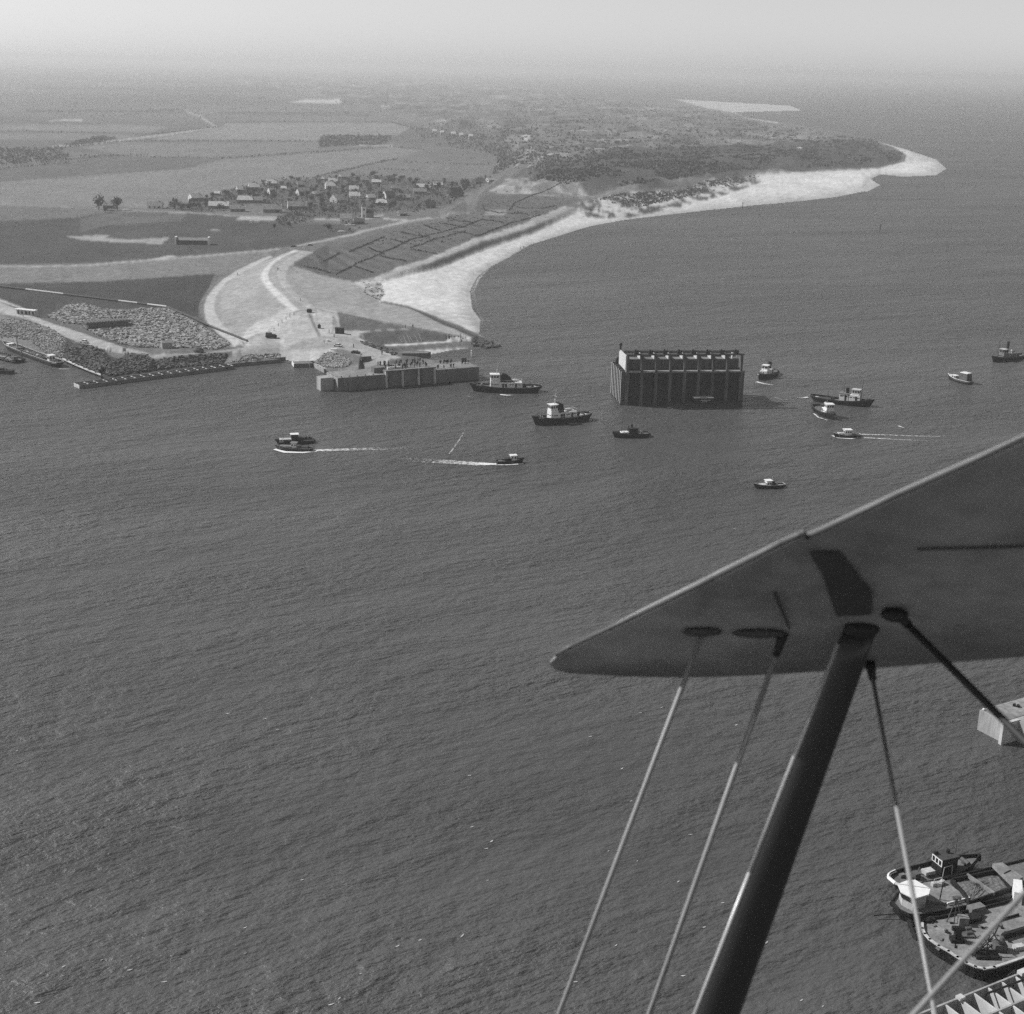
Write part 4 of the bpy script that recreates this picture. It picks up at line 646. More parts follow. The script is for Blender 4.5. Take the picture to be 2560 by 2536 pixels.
# navigation beacon
g = G(*cD(1660, 436)); t = thing('navigation_beacon', 'thin spar beacon standing alone in the open water at right', 'beacon', g); MB().cyl((0, 0, -1), (.3, 0, 4.2), .35, .2).build('spar', 'black', t); b = MB(); b.box((.3, 0, 4.6), (1.5, 1.5, 1.6), taper=.4); b.build('topmark', 'hull2', t)
g = G(*cH(870, 512)); t = thing('navigation_beacon', 'tiny beacon post just off the bright beach', 'beacon', g); MB().cyl((0, 0, -1), (0, 0, 4), .35, .25).build('spar', 'black', t); MB().ball((0, 0, 4.3), .6).build('topmark', 'black', t)
# ================================================================== NEAR BARGES, LOWER RIGHT
def outline(c, pts, z, o): return [((G(*c(x, y), z) - o).x, (G(*c(x, y), z) - o).y) for x, y in pts]
def vessel(name, label, anchor, cat='barge'):
    g = G(*cN(*anchor)); return thing(name, label, cat, g, 0.0), g
def shrink(pl, d):
    c_ = (sum(p[0] for p in pl) / len(pl), sum(p[1] for p in pl) / len(pl)); return [(x + (c_[0] - x) * d / math.hypot(x - c_[0], y - c_[1]), y + (c_[1] - y) * d / math.hypot(x - c_[0], y - c_[1])) for x, y in pl]
def pbarge(t, g, pts, z, mh='hull', md='deck', bw=.5, cap=None, capm='pale'):
    pl = outline(cN, pts, z, g); bot = shrink(pl, .7)
    MB().prism(bot, -.6, z - bw, pl).build('hull', mh, t); MB().wall(pl, .2, z - bw - .02, z, True).build('bulwark', mh, t)
    MB().prism(shrink(pl, .25), z - bw - .05, z - bw + .03).build('deck', md, t)
    if cap: ks = cap; MB().wall([pl[i] for i in ks], .42, z - .12, z + .06).build('gunwale', capm, t)
    return pl
# small dark tug behind
t, g = vessel('harbour_tug', 'small dark tug with white-framed wheelhouse windows behind the gravel barge', (500, 560), 'tugboat'); a, c_ = G(*cN(110, 650)), G(*cN(985, 445)); t.location = (a + c_) / 2; t.rotation_euler.z = atan2(c_.y - a.y, c_.x - a.x)
LT = (c_ - a).length; st = hull(t, LT, 4.8, 2.7, 1.6, 1.7, mh='hull', md='deck', sw=.35, sr=.28, bl=.6, bw=.7)
b = MB(); [b.tube([(st[i][0] - .0, s * (st[i][1]), st[i][2] - .25) for i in range(0, 4)], .28, 6) for s in (1, -1)]; b.tube([(st[0][0], st[0][1], st[0][2] - .25), (st[0][0], -st[0][1], st[0][2] - .25)], .3, 6); b.build('stern_band', 'white', t)
wh = MB().box((0, 0, 1.5), (3.2, 2.5, 3.0)).build('wheelhouse', 'black', t, bevel=.06); wh.location = (1.6, 0, 1.0)
MB().box((0, 0, 3.05), (3.5, 2.8, .12)).build('roof', 'hull2', wh); fr = MB(); fr.box((-1.63, 0, 2.3), (.08, 2.5, 1.15)); fr = fr.build('window_frame', 'white', wh)
for k in (-1, 0, 1): MB().box((-1.69, k * .8, 2.3), (.06, .52, .8)).build('window', 'glass', wh)
for s in (1, -1): MB().box((.2, s * 1.27, 2.2), (2.0, .06, .7)).build('window', 'glass', wh)
MB().cyl((.6, .2, 3.1), (.6, .2, 3.7), .3, n=10).build('ventilator', 'black', wh); MB().box((-1.5, .6, 3.4), (.7, .35, .3)).build('searchlight', 'black', wh)
gear(t, [('mast', 'steel', lambda b: (b.cyl((3.8, .3, 1.4), (3.8, .3, 8.6), .09, .05), b.box((3.8, .3, 6.4), (.1, .9, .08)), b.box((3.8, .3, 7.4), (.1, .5, .08)))), ('engine_skylight', 'offwhite', lambda b: (b.box((-1.6, 0, 1.6), (1.8, 1.3, .6)))), ('towing_gear', 'steel', lambda b: (b.box((-4.0, 0, 1.5), (1.0, 1.2, .9)), b.cyl((-5.2, -.6, 1.3), (-5.2, .6, 1.3), .35), b.cyl((-3, .8, 1.2), (-2.6, .9, 2.1), .1))),
         ('tow_arch', 'pale', lambda b: b.tube([(0.0, -1.7, 1.3), (.2, -1.6, 2.8), (1.8, -1.6, 3.0), (1.8, -1.7, 1.3)], .07)), ('anchor_winch', 'steel', lambda b: (b.cyl((5.8, -.9, 1.9), (5.8, .9, 1.9), .35), b.box((5.8, 0, 1.7), (.8, 1, .6)))), ('bow_fender', 'tyre', lambda b: b.tube([(LT / 2 - .1, 0, 2.6), (LT / 2 + .05, 0, 1.4)], .3)), ('deck_box', 'mid', lambda b: b.box((-6, .9, 1.3), (.9, .6, .5))), ('deck_box', 'mid', lambda b: b.box((-5.8, -1.0, 1.3), (.6, .6, .4)))])
# gravel barge with white-roofed wheelhouse
t, g = vessel('gravel_barge', 'barge loaded with dark gravel, white-roofed wheelhouse at its stern', (700, 860))
zz = 2.0
pl = pbarge(t, g, [(120, 770), (170, 700), (260, 640), (430, 585), (700, 530), (1150, 425), (1700, 290), (1900, 460), (1500, 680), (1000, 790), (700, 850), (420, 905), (300, 905), (200, 860)], zz, 'hull', 'deck', .4)
dk = outline(cN, [(420, 595), (640, 565), (880, 745), (640, 800), (480, 770), (500, 720)], zz - .1, g); MB().prism(dk, zz - .4, zz - .05).build('hatch_deck', 'deckl', t)
hold = outline(cN, [(720, 560), (1180, 470), (1330, 640), (900, 790), (800, 650)], zz + .3, g); MB().wall(hold, .25, zz - .5, zz + .55, True).build('hold_coaming', 'hull', t)
hi = shrink(hold, .3); cx, cy = sum(p[0] for p in hi) / 5, sum(p[1] for p in hi) / 5; b = MB(); 
vs = [(x, y, zz - .25) for x, y in hi]; NN = 14; gvv = []
for i in range(NN + 1):
    for j in range(48):
        a = j / 48 * 5; k = int(a) % 5; f_ = a - int(a); ex = hi[k][0] * (1 - f_) + hi[(k + 1) % 5][0] * f_; ey = hi[k][1] * (1 - f_) + hi[(k + 1) % 5][1] * f_; r = i / NN
        x, y = cx + (ex - cx) * r, cy + (ey - cy) * r; gvv.append((x, y, zz - .2 + .9 * (1 - r ** 1.5) * (0.6 + .4 * sin(x * 1.1) * cos(y * .9)) + rnd.uniform(-.09, .09)))
b.add(gvv, [(i * 48 + j, (i + 1) * 48 + j, (i + 1) * 48 + (j + 1) % 48, i * 48 + (j + 1) % 48) for i in range(NN) for j in range(48)]); b.build('gravel_load', 'gravel', t)
MB().wall([hold[0], hold[0]] and [tuple(Vector(hold[0]).lerp(Vector(hold[1]), .35)), tuple(Vector(hold[3]).lerp(Vector(hold[2]), .55))], .3, zz + .1, zz + .75).build('hold_beam', 'deckl', t)
whp = outline(cN, [(185, 730), (262, 700), (335, 690), (470, 770), (455, 820), (330, 860), (215, 800)], zz, g); MB().prism(shrink(whp, .1), zz - .4, zz + 1.9).build('wheelhouse', 'offwhite', t)
rp = [(x * 1.0, y) for x, y in shrink(whp, -.35)]; MB().prism(rp, zz + 1.95, zz + 2.12).build('wheelhouse_roof', 'white', t); b = MB(); b.wall([whp[0], whp[6], whp[5]], .1, zz + 1.0, zz + 1.6); b.build('window', 'glass', t); MB().wall([rp[0], rp[3]], .08, zz + 2.12, zz + 2.2).build('roof_seam', 'offwhite', t)
pm = outline(cN, [(600, 760)], zz, g)[0]; MB().cyl((pm[0], pm[1], zz - .2), (pm[0] + .2, pm[1], zz + 2.6), .09).build('mast', 'black', t)
pm = outline(cN, [(590, 620), (540, 620), (620, 600)], zz, g); b = MB(); [b.box((x, y, zz + .25), (.8, .6, .6), .4 * i) for i, (x, y) in enumerate(pm)]; b.tube([(pm[1][0], pm[1][1], zz), (pm[1][0], pm[1][1], zz + 1.1), (pm[2][0], pm[2][1], zz + 1.1), (pm[2][0], pm[2][1], zz)], .06); b.build('deck_winch', 'offwhite', t)
b = MB(); q = outline(cN, [(680, 800), (900, 745)], zz, g); b.wall(q, .18, zz - .1, zz + .15); b.build('hatch_board', 'white', t)
for x, y in ((130, 800), (160, 860), (230, 905), (300, 935)): p = outline(cN, [(x, y)], 1.0, g)[0]; b = MB(); b.cyl((p[0] - .1, p[1] - .12, .9), (p[0] + .1, p[1] + .12, .9), .5, n=10); b.build('fender', 'tyre', t)
b = MB(); p = outline(cN, [(-60, 912), (210, 905)], .8, g); b.cyl((p[0][0], p[0][1], .6), (p[1][0], p[1][1], .9), .09); b.build('boat_hook', 'black', t)
# grab crane jib lying over the hold
q = outline(cN, [(1130, 405), (1230, 392), (1440, 540), (1330, 600)], 3.2, g); t2 = thing('conveyor', 'grey sloping loading conveyor lying across the gravel hold', 'conveyor', g); b = MB(); b.prism(q, 2.6, 3.3); b.build('trough', 'deckl', t2); q = outline(cN, [(1335, 610), (1420, 620), (1430, 760), (1345, 740)], 3.0, g); MB().prism(q, .2, 4.0).build('feed_hopper', 'white', t2); b = MB(); q = outline(cN, [(1250, 495), (1310, 465)], 3.4, g); b.wall(q, .12, 3.3, 3.42); b.build('cleat', 'black', t2)
# big work barge with white gunwale
t, g = vessel('deck_barge', 'broad work barge with white rounded gunwale, tripod and winches on a pale deck', (700, 1300)); zz = 2.4
ol = [(440, 960), (425, 1000), (425, 1050), (450, 1105), (500, 1160), (590, 1225), (690, 1280), (780, 1340), (870, 1395), (960, 1435), (1050, 1455), (1150, 1440), (1448, 1340), (2000, 1190), (1900, 600), (1448, 720), (1200, 790), (850, 870), (600, 925), (500, 935)]
pl = pbarge(t, g, ol, zz, 'hull', 'deckl', .5, list(range(1, 13)), 'offwhite')
def dp(x, y, z=1.9): p = outline(cN, [(x, y)], z, g)[0]; return (p[0], p[1], z)
def DP(x, y, up_=0.0): q = dp(x, y); return (q[0], q[1], 1.9 + up_)
b = MB(); top = DP(740, 1000, 4.4)
for f_ in ((670, 985), (745, 1000), (815, 960)): b.cyl(DP(*f_), top, .09)
b.cyl((top[0] - .6, top[1], top[2]), (top[0] + .6, top[1], top[2] + .1), .32); b.ball((top[0], top[1], top[2] + .1), .5, sq=(1.3, 1, .4)); b.tube([DP(670, 985, 1.2), DP(745, 1000, 1.2), DP(815, 960, 1.2)], .06); b.build('tripod', 'steel', t)
b = MB(); x, y, z = DP(770, 1180); b.box((x, y, z + 1.1), (.9, .9, 2.4)); b.box((x, y, z + .3), (2.0, 1.3, .6)); b.cyl((x - .9, y, z + 2.2), (x + .9, y, z + 2.2), .4); b.build('capstan', 'black', t)
x, y, z = DP(830, 1010); MB().box((x, y, z + .7), (1.5, 1.2, 1.4)).build('deck_hut', 'deckl', t)
b = MB(); x, y, z = DP(860, 1130); [b.cyl((x + dx, y + dy, z + .4), (x + dx + .9, y + dy + .3, z + .4), .35) for dx, dy in ((0, 0), (-.9, .9), (.3, 1.2))]; b.box((x, y + .5, z + .2), (2.4, 2.2, .3)); b.build('winch', 'steel', t)
b = MB(); x, y, z = DP(1060, 1330); r2 = random.Random(4)
for k in range(16): a1 = r2.uniform(0, 6.3); b.cyl((x + r2.uniform(-2.6, 2.2), y + r2.uniform(-.8, 1.4), z + .1), (x + r2.uniform(-1.2, 1.2), y + r2.uniform(-.6, .8), z + r2.uniform(.8, 3.2)), .08)
b.cyl((x - 1, y, z + .5), (x + 1, y, z + .5), .5); b.box((x, y, z + .25), (3.2, 2, .5)); b.build('pump_gantry', 'black', t)
b = MB(); x, y, z = DP(1200, 1270); b.box((x, y, z + .6), (1.8, 1.4, 1.2)); b.ball((x, y, z + 1.7), .7); b.cyl((x, y, z + 1), (x - 1.6, y - .6, z + 3.4), .1); b.build('derrick', 'steel', t)
b = MB(); b.tube([DP(1090, 1190, .2), DP(1150, 1140, .6), DP(1190, 1070, 1.0)], .1); b.build('suction_hose', 'black', t)
x, y, z = DP(960, 880); b = MB(); b.box((x, y, z + .5), (2.6, 1.3, 1.0), .4); b.build('skylight', 'mid', t); b = MB(); x, y, z = DP(930, 970); b.box((x, y, z + .4), (2.2, 1.6, .8), .4); b.box((x + 1.4, y + 1, z + .3), (1.2, .8, .6), .9); b.build('rope_heap', 'black', t)
b = MB(); b.wall([dp(1180, 985)[:2], dp(1390, 925)[:2]], .2, 1.9, 2.3); b.build('plank', 'black', t); x, y, z = DP(500, 985); b = MB(); b.box((x, y, z + .25), (1.6, .6, .5), .3); b.cyl((x, y, z), (x, y, z + .9), .2); b.build('mooring_bitt', 'black', t); x, y, z = DP(1390, 1260); MB().box((x, y, z + .35), (1.6, .9, .7), .3).build('tool_chest', 'offwhite', t)
b = MB(); b.wall([dp(1240, 1160)[:2], dp(1500, 1080)[:2]], .5, 1.9, 2.9); b.build('inner_bulkhead', 'hull', t)
for k, (x, y) in enumerate(((300, 985), (310, 1030), (330, 1080), (350, 1130))): p = outline(cN, [(x, y)], .5, g)[0]; b = MB(); b.cyl((p[0] - .1, p[1], .4), (p[0] + .3, p[1] + .2, .4), .55, n=10); b.build('fender', 'tyre', t)
for k in range(26): x, y, z = DP(520 + (k * 137) % 860, 1000 + (k * 71) % 330); b = MB(); b.box((x, y, z + .12), (rnd.uniform(.3, .9), rnd.uniform(.2, .5), .24), rnd.random() * 3); b.build('deck_clutter', 'mid' if k % 2 else 'black', t)
# rowing boat
g = G(*cN(1330, 1590)); t = thing('rowing_boat', 'small open rowing boat between the big work barge and the cell caisson', 'rowing boat', g, R(60)); st = hull(t, 4.6, 1.7, .9, .65, .7, mh='mid', md='deckl', sw=.5, bw=.3, N=12); MB().box((0, 0, .5), (.3, 1.3, .06)).build('thwart', 'wood', t); MB().box((-1.3, 0, .5), (.3, 1.1, .06)).build('thwart', 'wood', t)
# cell caisson in the corner
ga = G(2289, 2538, 3.0); ga.z = 0
o = cells('cell_caisson', 'open concrete caisson divided into sunlit cells in the bottom right corner', ga, R(29.5) - 0, 30, -13.5, 3.0, 11, 3, .28, 'caisson', 'conc', 'concl', .4)
b = MB(); b.cyl((12, -1.2, 3.05), (24, -1.6, 3.15), .16); b.build('pipe', 'black', o); MB().box((8.2, -.2, 3.15), (1.0, .9, .4)).build('bracket', 'concl', o); MB().box((20.5, -.2, 3.2), (1.4, .9, .5)).build('bracket', 'concl', o)
# concrete caisson at the right edge
g = G(*cR(240, 1110)); t = thing('corner_caisson', 'pale concrete caisson with projecting fin, cut off by the right edge', 'caisson', g, R(-60)); hh = 4.3
MB().box((3.2, 14, hh / 2 - .4), (6.4, 28, hh + .8)).build('outer_block', 'conc', t); MB().box((15, 15.6, hh / 2 - .4), (17.2, 25, hh + .8)).build('main_block', 'conc', t); MB().box((6.75, 1.2, hh / 2 - .4), (.7, 4.6, hh + 1.2)).build('fin', 'concl', t)
MB().box((3.1, 14, hh + .04), (5.6, 27, .08)).build('deck', 'cdeck', t); MB().box((15, 16, hh + .9), (15, 18, 1.7)).build('raised_slab', 'concl', t); MB().box((6.0, 27, hh + .2), (12, .4, .5)).build('parapet', 'concl', t)
b = MB(); b.ball((.5, .6, hh + .2), .3); b.build('lamp', 'white', t); b = MB(); [b.box((x, y, hh + .3), (.7, .45, .5), x) for x, y in ((2.0, 7.6), (2.7, 8.0))]; b.build('fittings', 'black', t)
# ================================================================== FOAM (thin broken sheets on the water)
def foam_mat(name, cov, sc_=.9):
    m = bpy.data.materials.new(name); m.use_nodes = True; n = m.node_tree; b = n.nodes['Principled BSDF']; b.inputs['Base Color'].default_value = (.75, .75, .75, 1); b.inputs['Roughness'].default_value = .9
    tc = n.nodes.new('ShaderNodeTexCoord'); nz = n.nodes.new('ShaderNodeTexNoise'); nz.inputs['Scale'].default_value = sc_; nz.inputs['Detail'].default_value = 6; nz.inputs['Roughness'].default_value = .75; n.links.new(tc.outputs['Object'], nz.inputs['Vector'])
    at = n.nodes.new('ShaderNodeAttribute'); at.attribute_name = 'cover'
    ad = n.nodes.new('ShaderNodeMath'); ad.operation = 'ADD'; n.links.new(nz.outputs['Fac'], ad.inputs[0]); n.links.new(at.outputs['Fac'], ad.inputs[1])
    mr = n.nodes.new('ShaderNodeMapRange'); mr.inputs['From Min'].default_value = .86 - cov; mr.inputs['From Max'].default_value = 1.12 - cov; n.links.new(ad.outputs[0], mr.inputs['Value']); n.links.new(mr.outputs[0], b.inputs['Alpha']); return m
FM = foam_mat('foam', .02)
def foam(name, label, pts, widths, cover, z=.12, m=None):
    pts = [Vector(p) for p in pts]; q = []
    for (a, c_), (w0, w1), (k0, k1) in zip(zip(pts[:-1], pts[1:]), zip(widths[:-1], widths[1:]), zip(cover[:-1], cover[1:])):
        n_ = max(2, int((c_ - a).length / 2))
        for i in range(n_): t_ = i / n_; q.append((a.lerp(c_, t_), w0 + (w1 - w0) * t_, k0 + (k1 - k0) * t_))
    q.append((pts[-1], widths[-1], cover[-1])); vs, cv, fs_ = [], [], []
    for i, (p, w_, k) in enumerate(q):
        d = (q[min(i + 1, len(q) - 1)][0] - q[max(i - 1, 0)][0]).normalized(); nn = Vector((-d.y, d.x, 0))
        for s, e in ((-1, -.35), (-.45, 0), (.45, 0), (1, -.35)): x = p + nn * w_ * s / 2; vs.append((x.x, x.y, z)); cv.append(k + e)
    fs_ = [(4 * i + k, 4 * i + k + 1, 4 * i + k + 5, 4 * i + k + 4) for i in range(len(q) - 1) for k in range(3)]
    o = MB().add(vs, fs_).build(name, m or FM); a = o.data.attributes.new('cover', 'FLOAT', 'POINT'); a.data.foreach_set('value', cv); return tag(o, label, None, None, 'stuff')
def fp(c, *pts): return [G(*c(*p)) for p in pts]
foam('wake_foam', 'broken white wake behind the speeding white launch', fp(c6, (530, 920), (700, 925), (1050, 937), (1400, 940)), [1.6, 1.8, 1.8, 2], [.5, .45, .43, .25])
foam('wake_foam', 'nearer white wake line of the white launch', fp(c6, (520, 948), (700, 958), (1000, 972), (1330, 985)), [1.8, 1.8, 1.6, 1.6], [.5, .46, .38, .25])
foam('bow_foam', 'white water along the hull of the white launch', fp(c6, (278, 932), (330, 950), (440, 958), (530, 948)), [.8, 1.4, 1.4, 1.2], [.9, .9, .6, .55])
foam('wake_foam', 'foamy wake trailing from the grey patrol launch', fp(c8, (310, 556), (450, 552), (700, 546), (1010, 538)), [3, 5, 6, 7], [.55, .45, .35, .22])
foam('bow_foam', 'white water along the hull of the grey patrol launch', fp(c8, (104, 548), (160, 564), (260, 567), (340, 560)), [1.4, 1.8, 1.6, 2], [.95, .9, .7, .5])
foam('wake_foam', 'broad wake behind the little dark launch', fp(c8, (1350, 632), (1230, 630), (1050, 618), (780, 604)), [1.6, 6, 8, 9], [.7, .5, .4, .22])
foam('bow_foam', 'white water along the hull of the little dark launch', fp(c8, (1340, 636), (1420, 636), (1500, 630)), [1, 1, .9], [.6, .6, .7])
foam('bow_foam', 'splash under the side of the big-funnel tug', fp(cT, (555, 482), (640, 492), (740, 490)), [1.2, 1.4, .8], [.8, .7, .4]); foam('bow_foam', 'faint bow splash beside the big-funnel tug', fp(cT, (105, 505), (185, 518)), [1, .8], [.45, .4])
foam('bow_foam', 'thin foam under the nearest big tug', fp(cT, (1500, 885), (1620, 876)), [.8, .8], [.6, .5]); foam('wake_foam', 'foam below the tug right of the floating caisson', fp(c5, (1580, 565), (1640, 580), (1720, 592)), [2.2, 2.6, 2], [.6, .5, .4])
foam('wake_foam', 'faint foam line trailing down from the same tug', fp(c5, (1700, 680), (1780, 706), (1930, 712)), [1.2, 1.4, 1], [.35, .4, .25]); foam('bow_foam', 'small splash by the work barge', fp(cK, (760, 862), (830, 876)), [.9, .7], [.7, .6]); foam('wake_foam', 'wash behind the long tug', fp(c6, (70, 600), (20, 606), (-40, 600)), [2, 2.4, 2], [.6, .45, .3]); foam('bow_foam', 'white water beside the stubby tug', fp(c6, (118, 740), (160, 775), (240, 800)), [1, 1, .8], [.55, .55, .5])
foam('foam_streak', 'thin slanting streak of foam on open water', fp(c8, (1180, 432), (1140, 500), (1085, 575)), [.8, 1.0, .8], [.3, .42, .42]); foam('foam_streak', 'short pale foam patch right of the white launch', fp(c6, (848, 848), (905, 868)), [1.2, .5], [.7, .4])
foam('surf_foam', 'line of small breaking waves along the inner beach', fp(c2, (1880, 55), (1725, 135), (1650, 210), (1605, 300), (1630, 400), (1668, 500), (1650, 595)), [1.8, 2.6, 3, 4, 3, 2.6, 1.6], [.3, .34, .42, .36, .26, .32, .2], .1)
foam('surf_foam', 'thin surf line along the long beach', fp(cD, (985, 475), (1050, 452), (1115, 432), (1180, 419), (1300, 405), (1500, 384), (1632, 363)), [2, 2, 2, 2, 3, 3, 3], [.2, .18, .18, .18, .15, .15, .15], .1)
cS = crop(0, 1500, 1.509); r2 = random.Random(11); b = MB(); cvv = []
spots_ = [cS(x, y) for x, y in ((925, 1238), (140, 1522), (1500, 1308), (1585, 1285), (1745, 1268), (1280, 1506), (1250, 1528), (620, 1443), (385, 1360), (490, 1398), (925, 1335), (1140, 1058), (1855, 912), (1780, 858), (1835, 940), (475, 650), (1048, 490), (1125, 365), (1175, 372), (860, 430), (1000, 450), (65, 570), (1400, 410), (1772, 664), (1840, 1060), (240, 1385), (1360, 1412), (20, 1330))] + [crop(1350, 1080, 1.315)(x, y) for x, y in ((330, 925), (400, 908), (165, 1003), (270, 1108), (300, 1215), (645, 965), (225, 1380), (320, 1412), (455, 1480), (540, 1630), (745, 1680), (860, 1870), (470, 1790), (250, 1690), (115, 1810), (495, 1325), (600, 1550), (930, 1890), (640, 320))]
for u, v in spots_:
    gg = G(u, v); L_ = r2.uniform(.3, 1.0); a = R(35) + r2.uniform(-.5, .5)
    n0 = 7; vs = []
    for k in range(n0): s = k / (n0 - 1) - .5; wv = L_ * .13 * (1 - 4 * s * s) * r2.uniform(.4, 1.2) + .02; x, y = s * L_, .25 * L_ * s * s; vs += [(gg.x + x * cos(a) - (y + wv) * sin(a), gg.y + x * sin(a) + (y + wv) * cos(a), .1), (gg.x + x * cos(a) - (y - wv) * sin(a), gg.y + x * sin(a) + (y - wv) * cos(a), .1)]
    b.add(vs, [(2 * k, 2 * k + 1, 2 * k + 3, 2 * k + 2) for k in range(n0 - 1)])
tag(b.build('whitecaps', 'offwhite'), 'scattered small whitecaps on the near water', None, None, 'stuff')
# ================================================================== ROCK, SPOIL AND SITE THINGS
def rocks(name, label, poly, n_, rmin, rmax, m='rock', c=c1, zt=2.0):
    pl = [c(*p) for p in poly]; us = [p[0] for p in pl]; vs_ = [p[1] for p in pl]; r2 = random.Random(len(poly) * 7 + n_); b = MB(); k = 0
    shp = []
    for q in range(6):
        pts = [Vector((r2.gauss(0, 1), r2.gauss(0, 1), r2.gauss(0, 1))).normalized() for _ in range(8)]; shp.append([tuple(p) for p in pts])
    cube = [(-1, -1, -1), (1, -1, -1), (1, 1, -1), (-1, 1, -1), (-1, -1, 1), (1, -1, 1), (1, 1, 1), (-1, 1, 1)]; cf_ = [(0, 3, 2, 1), (4, 5, 6, 7), (0, 1, 5, 4), (1, 2, 6, 5), (2, 3, 7, 6), (3, 0, 4, 7)]
    while k < n_:
        u, v = r2.uniform(min(us), max(us)), r2.uniform(min(vs_), max(vs_))
        if not inpoly(np.array([u]), np.array([v]), pl)[0]: continue
        g = GG(u, v, zt); r = r2.uniform(rmin, rmax); a = r2.random() * 6.3; ca_, sa_ = cos(a), sin(a); tl = r2.uniform(-.5, .5)
        vv = []
        for x, y, z in cube:
            x, y, z = x * r * r2.uniform(.6, 1.1), y * r * r2.uniform(.5, .9), z * r * r2.uniform(.4, .8); z += tl * x
            vv.append((g.x + x * ca_ - y * sa_, g.y + x * sa_ + y * ca_, g.z + z + r * .2))
        b.add(vv, cf_); k += 1
    return tag(b.build(name, m), label, None, None, 'stuff')
rocks('rubble_field', 'wide field of dumped broken stone inside the bank', [(330, 480), (470, 400), (580, 392), (700, 425), (860, 440), (1000, 425), (1150, 425), (1350, 520), (1590, 668), (1500, 705), (1320, 690), (1200, 690), (960, 690), (820, 660), (640, 590), (560, 530), (440, 520)], 6500, .35, .95)
rocks('gravel_heap', 'grey heap of mixed stone on the left bank', [(0, 500), (150, 505), (330, 550), (470, 650), (430, 760), (330, 740), (200, 640), (0, 610)], 1800, .2, .5, 'rock')
rocks('dark_spoil', 'dark clods on the spoil bank behind the cell pontoon', [(450, 700), (560, 680), (700, 705), (760, 780), (1000, 735), (1060, 780), (1240, 750), (1560, 730), (1540, 800), (1100, 840), (760, 888), (480, 800)], 2200, .25, .8, 'wood')
rocks('rubble_heap', 'heap of dumped stone beside the crowded caisson', [(520, 790), (570, 740), (620, 720), (700, 740), (770, 790), (740, 820), (640, 828), (580, 822)], 1300, .2, .5, 'rock', c2, 4)
rocks('bank_stone', 'stones strewn along the low quay', [(1560, 805), (1700, 740), (1932, 730), (1932, 770), (1640, 812)], 350, .25, .6, 'rock')
rocks('toe_stone', 'dark stones at the tip of the dike', [(1600, 640), (1700, 645), (1800, 682), (1700, 695), (1600, 672)], 350, .3, .8, 'wood', c2, .5)
rocks('spoil_edge', 'dark spill of earth where the site meets the sand', [(840, 650), (1000, 690), (1080, 730), (1060, 745), (980, 710), (850, 665)], 200, .3, .8, 'wood', c2, 4)
# dune scrub: dark brushwood clumps
def scrub(name, label, poly, n_, s0, s1, c, z, m='leafd'):
    pl = [c(*p) for p in poly]; us = [p[0] for p in pl]; vs_ = [p[1] for p in pl]; r2 = random.Random(n_); b = MB(); k = 0; tries = 0
    while k < n_ and tries < n_ * 12:
        tries += 1; u, v = r2.uniform(min(us), max(us)), r2.uniform(min(vs_), max(vs_))
        if not inpoly(np.array([u]), np.array([v]), pl)[0]: continue
        g = GG(u, v, z)
        if vnoise(np.array([g.x / 45]), np.array([g.y / 60]), 5)[0] < r2.uniform(.2, .7): continue
        s = r2.uniform(s0, s1); k += 1
        for q in range(5):
            p = Vector((g.x + r2.gauss(0, s * .6), g.y + r2.gauss(0, s * .6), g.z + r2.uniform(.1, s * .6))); h = s * r2.uniform(.3, .6); a = r2.random() * 3.1; d = Vector((cos(a), sin(a), r2.uniform(-.3, .3))) * h; e = Vector((r2.uniform(-.3, .3), r2.uniform(-.3, .3), 1)).normalized() * h * .7
            b.add([p - d - e, p + d - e, p + d * .7 + e, p - d * .6 + e], [(0, 1, 2, 3)])
    return tag(b.build(name, m), label, None, None, 'stuff')
scrub('dune_scrub', 'dark scrub covering the dunes of the headland', [(80, 400), (250, 330), (450, 295), (900, 268), (1340, 250), (1470, 300), (1470, 330), (1390, 350), (850, 370), (430, 430), (300, 445), (200, 420)], 3800, 1.2, 3.2, cH, 9)
scrub('dune_grass', 'tussocks on the open dunes', [(0, 100), (480, 105), (740, 150), (1000, 200), (1340, 250), (900, 265), (450, 290), (250, 325), (60, 390), (-60, 330)], 2200, 1.5, 4, cH, 9, 'leaf')
scrub('beach_brush', 'brushwood hurdles and grass on the sand at the dune foot', [(250, 500), (420, 460), (640, 445), (760, 405), (930, 388), (940, 398), (820, 436), (640, 478), (450, 518), (280, 524)], 900, .8, 1.8, cH, 6)
scrub('beach_debris', 'brushwood debris at the top of the beach', [(800, 225), (880, 230), (990, 260), (1000, 320), (960, 370), (880, 330), (840, 290)], 60, .3, .7, c2, 2.5)
scrub('meadow_rough', 'rough growth along the dune farmland', [(600, 640), (1000, 570), (1150, 430), (1450, 340), (1720, 360), (1800, 430), (1540, 580), (1000, 760), (300, 790)], 420, .35, .8, c4, 5)
